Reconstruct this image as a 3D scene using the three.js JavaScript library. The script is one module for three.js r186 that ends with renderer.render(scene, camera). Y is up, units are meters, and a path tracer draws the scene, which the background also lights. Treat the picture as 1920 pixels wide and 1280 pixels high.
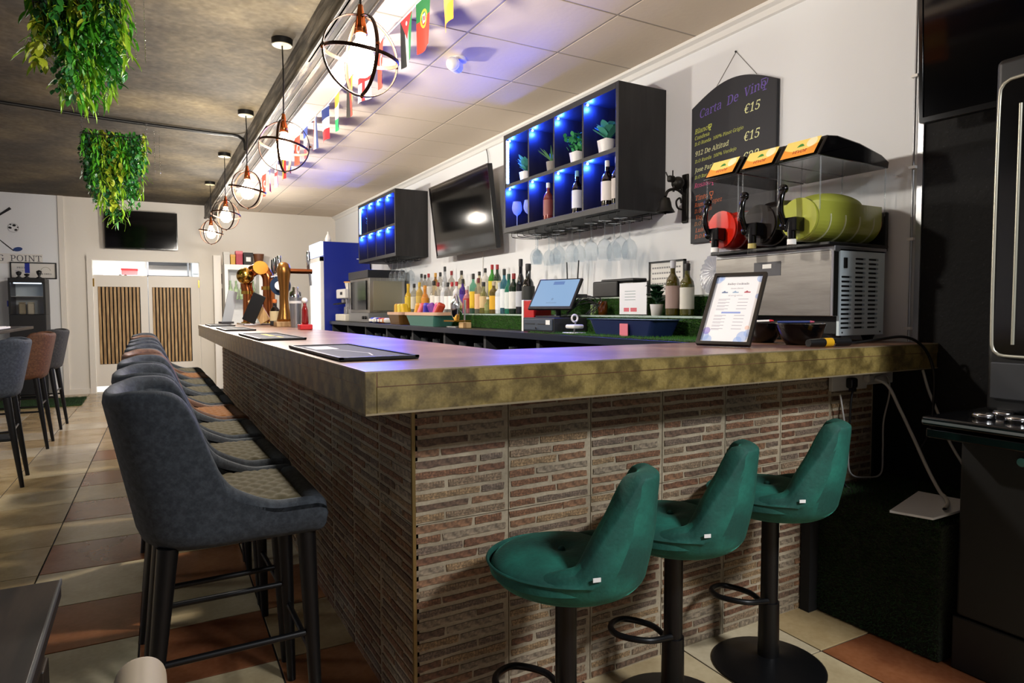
import * as THREE from 'three';
import { mergeGeometries } from 'three/addons/utils/BufferGeometryUtils.js';
import { RoundedBoxGeometry } from 'three/addons/geometries/RoundedBoxGeometry.js';
import { RectAreaLightUniformsLib } from 'three/addons/lights/RectAreaLightUniformsLib.js';

// ---------- camera, exposure, large lights ----------
const scene = new THREE.Scene();
scene.background = new THREE.Color(0x000000);
const D = Math.PI / 180;
const camera = new THREE.PerspectiveCamera(55.1, 1.5, 0.05, 60);
camera.rotation.order = 'YXZ';
camera.position.set(0, 1.25, 0);
camera.rotation.set(-2.85 * D, -29.25 * D, -0.15 * D);
const renderer = new THREE.WebGLRenderer({ antialias: true });
renderer.toneMapping = THREE.LinearToneMapping;
renderer.toneMappingExposure = 1.0;
renderer.shadowMap.enabled = true;
RectAreaLightUniformsLib.init();
const PENDANT_CD = 6.9, PENDANT_COL = [1, 0.94, 0.85];
const LED_STRIP = 260, LED_SPOT = 1.1;
const SIDE_I = 18, PANEL_I = 155, PANEL_COL = [0.95, 0.97, 1];

// ---------- helpers ----------
let seed = 7;
const rnd = (a = 0, b = 1) => { seed = (seed * 1664525 + 1013904223) >>> 0; return a + (b - a) * (seed / 4294967296); };
const V = (x, y, z) => new THREE.Vector3(x, y, z);
const lerp = (a, b, t) => a + (b - a) * t;
const sst = (a, b, x) => { const t = Math.min(1, Math.max(0, (x - a) / (b - a))); return t * t * (3 - 2 * t); };
function norm(g) {
  if (g.index) g = g.toNonIndexed();
  for (const k of Object.keys(g.attributes)) if (!['position', 'normal', 'uv', 'color'].includes(k)) g.deleteAttribute(k);
  if (!g.attributes.uv) g.setAttribute('uv', new THREE.BufferAttribute(new Float32Array(g.attributes.position.count * 2), 2));
  if (!g.attributes.normal) g.computeVertexNormals();
  g.morphAttributes = {};
  return g;
}
function muv(g) {
  const p = g.attributes.position, n = g.attributes.normal, u = g.attributes.uv;
  for (let i = 0; i < p.count; i += 3) {
    let ax = 0, ay = 0, az = 0;
    for (let k = 0; k < 3; k++) { ax += Math.abs(n.getX(i + k)); ay += Math.abs(n.getY(i + k)); az += Math.abs(n.getZ(i + k)); }
    for (let k = 0; k < 3; k++) {
      const x = p.getX(i + k), y = p.getY(i + k), z = p.getZ(i + k);
      if (ay >= ax && ay >= az) u.setXY(i + k, x, z); else if (ax >= az) u.setXY(i + k, y, z); else u.setXY(i + k, x, y);
    }
  }
}
function mk(name, geos, mat, parent = scene) {
  let g = Array.isArray(geos) ? (geos.length > 1 ? mergeGeometries(geos.map(norm), false) : norm(geos[0])) : norm(geos);
  if (mat.userData.metric) muv(g);
  if (parent._b) { g = g.clone(); g.translate(-parent._b[0], -parent._b[1], -parent._b[2]); }
  const m = new THREE.Mesh(g, mat); m.name = parent === scene ? numbered(name) : name; m._b = parent._b; parent.add(m);
  return m;
}
const names = {};
function numbered(n) { if (!(n in names)) { names[n] = 0; return n; } names[n]++; return n + '_' + String(names[n]).padStart(3, '0'); }
// a thing whose parts are given in world coordinates: its base is b
function thing(name, label, category, b, group) {
  const o = new THREE.Group(); o.name = numbered(name); o.position.set(...b); o._b = b; o.userData = { label, category };
  if (group) o.userData.group = group; scene.add(o); return o;
}
// a thing whose parts are given in its own coordinates
function localThing(name, label, category, pos, turn = 0, group) {
  const o = thing(name, label, category, pos, group); o._b = undefined; o.rotation.y = turn; return o;
}
function copyOf(src, label, pos, turn, group) {
  const o = src.clone(); o.name = numbered(src.name.replace(/_\d\d\d$/, '')); o.userData = { ...src.userData, label }; if (group) o.userData.group = group;
  o.position.set(...pos); o.rotation.y = turn; scene.add(o); return o;
}
const structure = m => { m.userData.kind = 'structure'; return m; };
const sgroup = (name, b = [0, 0, 0]) => { const o = new THREE.Group(); o.name = numbered(name); o.position.set(...b); o._b = b; o.userData = { kind: 'structure' }; scene.add(o); return o; };
function bb(x0, x1, y0, y1, z0, z1, r = 0, seg = 2) {
  const w = x1 - x0, h = y1 - y0, d = z1 - z0;
  const g = r ? new RoundedBoxGeometry(w, h, d, seg, Math.min(r, w / 2.01, h / 2.01, d / 2.01)) : new THREE.BoxGeometry(w, h, d);
  return g.translate((x0 + x1) / 2, (y0 + y1) / 2, (z0 + z1) / 2);
}
const cyl = (rt, rb, h, x, y, z, seg = 24) => new THREE.CylinderGeometry(rt, rb, h, seg).translate(x, y + h / 2, z);
const sph = (r, x, y, z, s = 20) => new THREE.SphereGeometry(r, s, Math.round(s * .7)).translate(x, y, z);
function bar(a, b, r0, r1 = r0, seg = 10) {
  const d = V(b[0] - a[0], b[1] - a[1], b[2] - a[2]), L = d.length();
  const g = new THREE.CylinderGeometry(r1, r0, L, seg);
  g.applyQuaternion(new THREE.Quaternion().setFromUnitVectors(V(0, 1, 0), d.normalize()));
  return g.translate((a[0] + b[0]) / 2, (a[1] + b[1]) / 2, (a[2] + b[2]) / 2);
}
const tube = (pts, r, n = 40, k = 8, closed = false) => new THREE.TubeGeometry(new THREE.CatmullRomCurve3(pts.map(p => V(...p)), closed), n, r, k, closed);
const lathe = (prof, x = 0, y = 0, z = 0, seg = 24) => new THREE.LatheGeometry(prof.map(p => new THREE.Vector2(p[0], p[1])), seg).translate(x, y, z);
function ext(pts, depth, bevel = 0, holes = []) {
  const s = new THREE.Shape(pts.map(p => new THREE.Vector2(p[0], p[1])));
  for (const h of holes) s.holes.push(new THREE.Path(h.map(p => new THREE.Vector2(p[0], p[1]))));
  return new THREE.ExtrudeGeometry(s, { depth, bevelEnabled: bevel > 0, bevelSize: bevel, bevelThickness: bevel, bevelSegments: 2, bevelOffset: -bevel, curveSegments: 10 });
}
function rrect(w, h, r, n = 6, cx = 0, cy = 0) {
  const P = [];
  for (const [sx, sy, a0] of [[1, 1, 0], [-1, 1, 90], [-1, -1, 180], [1, -1, 270]])
    for (let i = 0; i <= n; i++) { const a = (a0 + 90 * i / n) * D; P.push([cx + sx * (w / 2 - r) + r * Math.cos(a), cy + sy * (h / 2 - r) + r * Math.sin(a)]); }
  return P;
}
// grid surface from a function (u, v) -> [x, y, z]
function surf(nu, nv, f) {
  const P = [], U = [], I = [];
  for (let i = 0; i <= nu; i++) for (let j = 0; j <= nv; j++) { P.push(...f(i / nu, j / nv)); U.push(i / nu, j / nv); }
  for (let i = 0; i < nu; i++) for (let j = 0; j < nv; j++) { const a = i * (nv + 1) + j, b = a + nv + 1; I.push(a, b, a + 1, b, b + 1, a + 1); }
  const g = new THREE.BufferGeometry();
  g.setAttribute('position', new THREE.Float32BufferAttribute(P, 3)); g.setAttribute('uv', new THREE.Float32BufferAttribute(U, 2)); g.setIndex(I); g.computeVertexNormals();
  return g;
}

// ---------- textures ----------
function fbm(n, cells, oct, sd) {
  const out = new Float32Array(n * n); let amp = 1, tot = 0, s = sd;
  const r = () => { s = (s * 1664525 + 1013904223) >>> 0; return s / 4294967296; };
  for (let o = 0; o < oct; o++) {
    const c = cells * 2 ** o; const L = new Float32Array(c * c).map(() => r());
    for (let y = 0; y < n; y++) for (let x = 0; x < n; x++) {
      const fx = x / n * c, fy = y / n * c, x0 = Math.floor(fx), y0 = Math.floor(fy); let tx = fx - x0, ty = fy - y0; tx = tx * tx * (3 - 2 * tx); ty = ty * ty * (3 - 2 * ty);
      const x1 = (x0 + 1) % c, y1 = (y0 + 1) % c;
      out[y * n + x] += amp * lerp(lerp(L[y0 * c + x0], L[y0 * c + x1], tx), lerp(L[y1 * c + x0], L[y1 * c + x1], tx), ty);
    }
    tot += amp; amp *= .55;
  }
  for (let i = 0; i < out.length; i++) out[i] /= tot;
  return out;
}
function dtex(n, fn, srgb, rep = 1, repY = rep) {
  const d = new Uint8Array(n * n * 4);
  for (let y = 0; y < n; y++) for (let x = 0; x < n; x++) { const c = fn(x, y), i = (y * n + x) * 4; d[i] = c[0]; d[i + 1] = c[1]; d[i + 2] = c[2]; d[i + 3] = 255; }
  const t = new THREE.DataTexture(d, n, n); t.magFilter = THREE.LinearFilter; t.minFilter = THREE.LinearMipmapLinearFilter; t.generateMipmaps = true;
  t.wrapS = t.wrapT = THREE.RepeatWrapping; t.repeat.set(rep, repY); if (srgb) t.colorSpace = THREE.SRGBColorSpace; t.needsUpdate = true; return t;
}
const N1 = fbm(256, 4, 6, 11), N2 = fbm(256, 6, 5, 23), N3 = fbm(256, 24, 3, 37), N4 = fbm(256, 3, 4, 51);
const cl = v => Math.max(0, Math.min(255, v));
const mixc = (a, b, t) => { t = Math.max(0, Math.min(1, t)); return [cl(a[0] + (b[0] - a[0]) * t), cl(a[1] + (b[1] - a[1]) * t), cl(a[2] + (b[2] - a[2]) * t)]; };
const con = (v, k = 2.4) => (v - .5) * k + .5;
const at2 = (N, x, y) => N[(y & 255) * 256 + (x & 255)];
const mapOf = (a, b, N, k, rep, fine = 0, repY = rep) => dtex(256, (x, y) => { const c = mixc(a, b, con(at2(N, x, y), k)); const f = (at2(N3, x * 3, y * 3) - .5) * fine; return [cl(c[0] + f), cl(c[1] + f), cl(c[2] + f)]; }, true, rep, repY);
const bumpOf = (N, rep, k = 1, repY = rep) => dtex(256, (x, y) => { const v = cl(255 * con(at2(N, x, y), k)); return [v, v, v]; }, false, rep, repY);
function canvasTex(w, h, draw) {
  const c = document.createElement('canvas'); c.width = w; c.height = h; const g = c.getContext('2d'); draw(g, w, h);
  const t = new THREE.CanvasTexture(c); t.colorSpace = THREE.SRGBColorSpace; return t;
}
const std = (color, roughness = .6, metalness = 0, o = {}) => new THREE.MeshStandardMaterial({ color, roughness, metalness, side: THREE.DoubleSide, ...o });
const phy = (color, o = {}) => new THREE.MeshPhysicalMaterial({ color, side: THREE.DoubleSide, ...o });
const metric = m => { m.userData.metric = true; return m; };
const weave = dtex(64, (x, y) => { const v = 128 + 90 * Math.sin(x * Math.PI / 4) * Math.cos(y * Math.PI / 4); return [v, v, v]; }, false, 60);
const M = {
  white: metric(std(0xe4e6e8, .75, 0, { bumpMap: bumpOf(N3, .8), bumpScale: .0008 })),
  cream: metric(std(0xe2dcd2, .7, 0, { bumpMap: bumpOf(N3, .8), bumpScale: .0008 })),
  whitePaint: std(0xe8e6e2, .45),
  darkCeil: metric(std(0xffffff, .85, 0, { map: mapOf([56, 48, 35], [98, 85, 60], N1, 2.6, .45, 34), bumpMap: bumpOf(N1, .9, 2), bumpScale: .006 })),
  beam: metric(std(0xffffff, .55, 0, { map: mapOf([50, 45, 40], [122, 113, 100], N2, 3, 5, 20, .6), bumpMap: bumpOf(N2, 5, 2, .6), bumpScale: .002 })),
  beamDark: metric(std(0xffffff, .6, 0, { map: mapOf([38, 32, 28], [78, 66, 55], N2, 3, 5, 20, .6) })),
  ceilTile: metric(std(0xd2c3b0, .9, 0, { bumpMap: bumpOf(N3, 2), bumpScale: .0006 })),
  rail: std(0x9a9187, .6),
  ctop: metric(phy(0xffffff, { roughness: .34, map: mapOf([112, 78, 58], [150, 112, 84], N1, 2.4, 1.4, 16), clearcoat: .25, clearcoatRoughness: .25 })),
  apron: metric(phy(0xffffff, { roughness: .38, map: mapOf([92, 78, 42], [150, 131, 76], N2, 3, 3.6, 26), clearcoat: .8, clearcoatRoughness: .2 })),
  edge: std(0xb9a98a, .3, .6),
  mortar: metric(std(0xffffff, .7, 0, { map: mapOf([152, 139, 116], [182, 168, 143], N1, 2.2, 2, 22), bumpMap: bumpOf(N3, 4), bumpScale: .001 })),
  black: std(0x0b0b0c, .45), blackGloss: std(0x070708, .12), blackMat: std(0x121213, .8), blackMetal: std(0x0e0e10, .4, .3),
  plastic: std(0x1a1b1e, .5), darkGrey: std(0x2b2c2f, .6), grey: std(0x77797c, .5),
  chrome: std(0xd8d9db, .12, 1), steel: metric(std(0xffffff, .32, 1, { map: mapOf([150, 146, 140], [168, 164, 158], N2, 2, 8, 8, .7) })), steelSoft: std(0xa9aaac, .35, .9),
  copper: std(0xb56a3c, .18, 1), brass: std(0xc9a04a, .16, 1), gold: std(0xc79436, .25, .9), bronze: std(0x9a6a35, .28, .9),
  glass: phy(0xffffff, { transmission: 1, roughness: .02, thickness: 0, ior: 1.45 }),
  gobletGlass: phy(0xf1f5f8, { transmission: .97, roughness: .02, thickness: 0, ior: 1.5 }),
  fluteGlass: phy(0xc9dcff, { transmission: .55, roughness: .03, thickness: 0, ior: 1.5 }),
  acrylic: phy(0xffffff, { transmission: 1, roughness: .03, thickness: 0, ior: 1.49 }),
  bowlClear: phy(0xeef2f5, { transmission: .9, roughness: .04, thickness: 0, ior: 1.49 }),
  screen: phy(0x030304, { roughness: .07, specularIntensity: .7 }),
  wood: metric(std(0xffffff, .5, 0, { map: mapOf([150, 116, 74], [196, 162, 114], N2, 2.6, 9, 14, .8) })),
  darkWood: metric(std(0xffffff, .45, 0, { map: mapOf([30, 24, 20], [52, 42, 34], N2, 2.6, 6, 8, .8) })),
  grass: metric(std(0xffffff, .95, 0, { map: mapOf([22, 50, 12], [52, 92, 26], N3, 2, 3, 20), bumpMap: bumpOf(N3, 6, 2), bumpScale: .006 })),
  blade: std(0x35661c, .8), bladeDark: std(0x1d3a14, .85),
  velvet: metric(phy(0xffffff, { map: mapOf([10, 70, 60], [24, 106, 90], N1, 2.6, 2.4, 10), roughness: .75, sheen: 1, sheenColor: new THREE.Color(0x46b79c), sheenRoughness: .4, bumpMap: bumpOf(N3, 6), bumpScale: .0006 })),
  fabric: metric(std(0xffffff, .85, 0, { map: mapOf([43, 49, 56], [61, 67, 74], N3, 2, 4, 16), bumpMap: weave, bumpScale: .0004 })),
  fabricBrown: metric(std(0xffffff, .7, 0, { map: mapOf([74, 44, 25], [102, 64, 38], N3, 2, 4, 14), bumpMap: weave, bumpScale: .0004 })),
  fabricDark: metric(std(0xffffff, .85, 0, { map: mapOf([40, 40, 40], [58, 57, 54], N3, 2, 4, 14), bumpMap: weave, bumpScale: .0004 })),
  quilt: std(0x4a432c, .9), quiltBrown: std(0x80501f, .9),
  glitter: metric(std(0x808080, .85, 0, { map: dtex(256, (x, y) => { const a = at2(N3, x * 5 + 17, y * 7), v = 3 + 9 * at2(N3, x, y); return a > .785 ? [90, 92, 100] : [v, v, v + 3]; }, true, 1.3), bumpMap: bumpOf(N3, 2.5, 2), bumpScale: .0012 })),
  red: std(0xb31217, .35), redPlastic: std(0xc01a1e, .4), paper: std(0xf2f1ee, .7), pink: std(0xe0788a, .6), blueDeep: std(0x14278c, .35), rope: std(0x77736a, .9),
  potWhite: std(0xe9e7e3, .5), leafA: std(0x2f6d3a, .6), leafB: std(0x3f8a34, .6), leafDark: std(0x173f22, .5), shelfBlack: metric(std(0xffffff, .55, 0, { map: mapOf([20, 19, 20], [31, 29, 30], N2, 2.6, 6, 6, .7) })),
};
const emis = (hex, k) => new THREE.MeshStandardMaterial({ color: 0x111111, emissive: hex, emissiveIntensity: k, roughness: .6 });

// ---------- the room ----------
const XW = 2.95, ZB = -11.6, HC = 2.86, HD = 2.91, XL = -4.5, ZF = 3.6;
{
  // floor: slab with each tile laid on it
  const fl = sgroup('floor');
  const slab = mk('floor_slab', bb(XL - .1, XW + .1, -.12, -.004, ZB - .1, ZF + .1), std(0x2a2622, .8), fl);
  const tS = .44, ang = .02, cr = [];
  const cream = [[[176, 156, 118], [206, 188, 150]], [[168, 144, 102], [198, 176, 134]], [[180, 164, 132], [210, 196, 164]], [[164, 140, 98], [194, 170, 126]]];
  const terra = [[[126, 72, 42], [164, 102, 62]], [[138, 88, 54], [174, 118, 76]], [[118, 70, 44], [154, 98, 62]]];
  const mt = (c, N) => phy(0xffffff, { map: mapOf(c[0], c[1], N, 2.6, 1.1, 14), roughness: .22, clearcoat: .2, clearcoatRoughness: .15 });
  const cm = cream.map((c, i) => metric(mt(c, i % 2 ? N1 : N4))), tm = terra.map((c, i) => metric(mt(c, i % 2 ? N1 : N4)));
  const tg = new RoundedBoxGeometry(tS - .006, .012, tS - .006, 1, .0018);
  const variants = [0, 1, 2, 3].map(k => { const g = norm(tg.clone().rotateY(k * Math.PI / 2)); muv(g); const u = g.attributes.uv; for (let i = 0; i < u.count; i++) u.setXY(i, u.getX(i) + k * .31, u.getY(i) + k * .57); return g; });
  const c = Math.cos(ang), s = Math.sin(ang), ox = .39, oz = -2.84;
  for (let i = -6; i < 6; i++) for (let j = -9; j < 21; j++) {
    const lx = (i + .5) * tS, lz = -(j + .5) * tS, x = ox + lx * c + lz * -s, z = oz + lx * s + lz * c;
    if (x < -2.3 || x > XW - .2 || z < ZB + .15 || z > .3) continue;
    if (x > .9 && z < -2.0) continue;
    const t = new THREE.Mesh(variants[Math.abs(i * 3 + j) % 4], (i > 1 ? (i === 4 && j === -4) || (i === 2 && j === -5) : (i + j) % 2 === 0 && i > -3 && (j < 7 || j % 4 === 0)) ? tm[Math.floor(rnd(0, 3))] : cm[Math.floor(rnd(0, 4))]);
    t.name = 'floor_tile'; t.position.set(x, -.006, z); t.rotation.y = -ang; fl.add(t);
  }
  // walls
  structure(mk('wall_right', [bb(XW, XW + .15, 0, HD + .1, ZB, -2.1), bb(XW, XW + .15, 1.05, HD + .1, -2.1, -1.63)], M.white));
  const blk = sgroup('wall_black');
  mk('glitter_panel', bb(XW - .004, XW + .15, 0, HD + .1, -1.63, ZF), M.glitter, blk);
  mk('glitter_panel', bb(XW, XW + .15, 0, 1.05, -2.1, -1.63), M.glitter, blk);
  mk('corner_trim', [bb(XW - .014, XW, 1.102, HC, -1.645, -1.622), bar([XW - .016, 1.102, -1.66], [XW - .016, HC, -1.66], .005)], M.steelSoft, blk);
  for (const y of [1.16, 1.55, 1.86, 2.25]) mk('cable_clip', bb(XW - .03, XW - .008, y - .006, y + .006, -1.672, -1.645), M.whitePaint, blk);
  structure(mk('wall_left', bb(XL - .15, XL, 0, HD + .1, ZB, ZF), M.cream));
  structure(mk('wall_front', bb(XL - .15, XW + .15, 0, HD + .1, ZF, ZF + .15), M.cream));
  const wb = sgroup('wall_back');
  mk('wall_panel', [bb(XL, -.67, 0, HD + .1, ZB - .15, ZB), bb(.77, XW, 0, HD + .1, ZB - .15, ZB), bb(-.67, .77, 2.0, HD + .1, ZB - .15, ZB)], M.cream, wb);
  mk('pilaster', bb(-1.07, -1.0, 0, HD, ZB, ZB + .025), M.cream, wb);
  mk('wall_board', bb(-3.2, -1.07, 0, HD, ZB, ZB + .006), M.white, wb);
  mk('door_casing', [bb(-.74, -.67, 0, 2.0, ZB, ZB + .03), bb(.77, .86, 0, 2.0, ZB, ZB + .03), bb(-.74, .86, 2.0, 2.06, ZB, ZB + .034)], M.cream, wb);
  const bs = structure(mk('baseboard_back', bb(-3.2, -.74, 0, .08, ZB, ZB + .02), M.cream));
  // ceilings and beam
  structure(mk('ceiling', bb(XL, .88, HD, HD + .1, ZB, ZF), M.darkCeil));
  const cg = sgroup('ceiling');
  mk('ceiling_slab', bb(.88, XW, HC + .04, HC + .14, ZB, ZF), M.ceilTile, cg);
  const xs = [1.024, 1.686, 2.31, XW - .05], zs = []; for (let z = -2.925 + .6 * 10; z > ZB - .6; z -= .6) zs.push(z);
  for (let i = 0; i < 3; i++) for (let j = 0; j + 1 < zs.length; j++) {
    const z1 = Math.min(zs[j], ZF), z0 = Math.max(zs[j + 1], ZB); if (z1 - z0 < .05) continue;
    if (i === 1 && z0 > .6 && z0 < .8) continue;
    mk('ceiling_tile', bb(xs[i] + .006, xs[i + 1] - .006, HC, HC + .015, z0 + .006, z1 - .006, .003, 1), M.ceilTile, cg);
  }
  for (const x of xs.slice(1, 3)) mk('grid_rail', bb(x - .011, x + .011, HC + .002, HC + .03, ZB, ZF), M.rail, cg);
  for (const z of zs) if (z < ZF && z > ZB) mk('grid_rail', bb(1.024, XW, HC + .003, HC + .03, z - .009, z + .009), M.rail, cg);
  structure(mk('trim_1', ext([[0, 0], [-.06, 0], [-.06, -.018], [-.035, -.03], [-.018, -.055], [0, -.06]], ZF - ZB).translate(XW, HC, ZB), M.whitePaint));
  const be = sgroup('ceiling_beam');
  mk('beam_board', bb(.869, .886, 2.70, HD, ZB, ZF, .004), M.beam, be);
  mk('beam_core', bb(.886, 1.0, 2.715, HD, ZB, ZF), M.beamDark, be);
  mk('beam_moulding', [bb(.86, .9, 2.70, 2.725, ZB, ZF, .006), bb(.93, .955, 2.703, 2.72, ZB, ZF, .005)], M.beam, be);
  mk('beam_board', bb(1.0, 1.024, 2.70, HC + .05, ZB, ZF, .004), M.beamDark, be);
  // conduit across the dark ceiling
  const cd = thing('ceiling_cable', 'black cable running across the dark ceiling to the beam', 'cable', [-1.2, 2.9, -6.7]);
  mk('cable', tube([[-2.4, 2.895, -6.42], [-.96, 2.893, -6.57], [-.2, 2.893, -6.7], [.6, 2.893, -6.76], [.82, 2.89, -6.76], [.865, 2.84, -6.72], [.866, 2.76, -6.7]], .014, 60, 8), M.black, cd);
  // kitchen behind the swing doors
  const k = sgroup('wall_kitchen');
  mk('kitchen_shell', [bb(-1.5, -1.4, 0, 2.6, -14.4, ZB - .15), bb(1.5, 1.6, 0, 2.6, -14.4, ZB - .15), bb(-1.5, 1.6, 0, 2.6, -14.5, -14.4), bb(-1.5, 1.6, 2.6, 2.7, -14.5, ZB - .15), bb(-1.5, 1.6, -.1, 0, -14.5, ZB - .15)], M.whitePaint, k);
  const kl = thing('kitchen_ceiling_light', 'bright square ceiling light in the kitchen behind the swing doors', 'lamp', [.1, 2.56, -13]);
  mk('diffuser', bb(-.2, .4, 2.56, 2.6, -13.3, -12.7, .01), emis(0xffffff, 4), kl);
  const kr = new THREE.RectAreaLight(0xffffff, 60, .6, .6); kr.position.set(.1, 2.55, -13); kr.lookAt(.1, 0, -13); scene.add(kr);
  const fr = thing('kitchen_freezer', 'white appliance seen above the swing doors below a red box', 'appliance', [-.32, 0, -13.6]);
  mk('body', bb(-.62, .02, 0, 1.86, -13.9, -13.3, .02), M.whitePaint, fr);
  for (const x of [-.36, -.28]) mk('knob', new THREE.CylinderGeometry(.03, .03, .02, 16).rotateX(Math.PI / 2).translate(x, 1.835, -13.29), M.black, fr);
  const rb = thing('red_box', 'red patterned box on top of the white kitchen appliance', 'box', [-.2, 1.86, -13.5]);
  mk('carton', bb(-.34, -.1, 1.862, 1.97, -13.7, -13.4, .01), std(0xd84a4a, .6), rb); mk('carton_lid', bb(-.35, -.09, 1.95, 1.98, -13.71, -13.39, .008), M.red, rb);
  const ks = thing('kitchen_shelf', 'dark metal kitchen shelf seen above the swing doors', 'shelf', [.3, 0, -13.9]);
  mk('shelf_board', [bb(.05, .75, 1.86, 1.89, -14.3, -13.9), bb(.05, .75, 2.1, 2.25, -14.3, -14.2)], M.darkGrey, ks); mk('shelf_post', [bb(.05, .08, 0, 2.3, -13.93, -13.9), bb(.72, .75, 0, 2.3, -13.93, -13.9)], M.grey, ks);
  const kd = thing('kitchen_cupboard', 'pale grey kitchen wall cupboard behind the right swing door', 'cupboard', [1.1, 1.5, -13.6]);
  mk('body', bb(.8, 1.5, 1.4, 2.2, -14.4, -13.7, .01), std(0xb9c2c8, .5), kd); mk('rail', bb(.79, 1.5, 1.93, 1.95, -13.7, -13.68), M.whitePaint, kd);
}
// swing doors
function swingDoor(n, x0, x1, sx0, sx1, hinge) {
  const d = sgroup('door_' + n, [hinge, .08, ZB - .02]);
  mk('leaf', [bb(x0, sx0, .1, 1.775, ZB - .04, ZB), bb(sx1, x1, .1, 1.775, ZB - .04, ZB), bb(sx0, sx1, 1.6, 1.775, ZB - .04, ZB), bb(sx0, sx1, .1, .43, ZB - .04, ZB)], M.cream, d);
  mk('backing', bb(sx0, sx1, .43, 1.6, ZB - .035, ZB - .02), M.blackMat, d);
  const n2 = 11, w = (sx1 - sx0) / n2;
  for (let i = 0; i < n2; i++) mk('slat', bb(sx0 + i * w + .004, sx0 + (i + 1) * w - .014, .435, 1.598, ZB - .02, ZB + .008, .002, 1), M.wood, d);
  mk('hinge', bb(hinge > 0 ? x1 - .015 : x0 - .005, hinge > 0 ? x1 + .005 : x0 + .015, 1.6, 1.72, ZB - .01, ZB + .015, .003), M.brass, d);
}
swingDoor(1, -.665, .045, -.611, -.058, -.665); swingDoor(2, .055, .765, .103, .644, .765);

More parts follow.
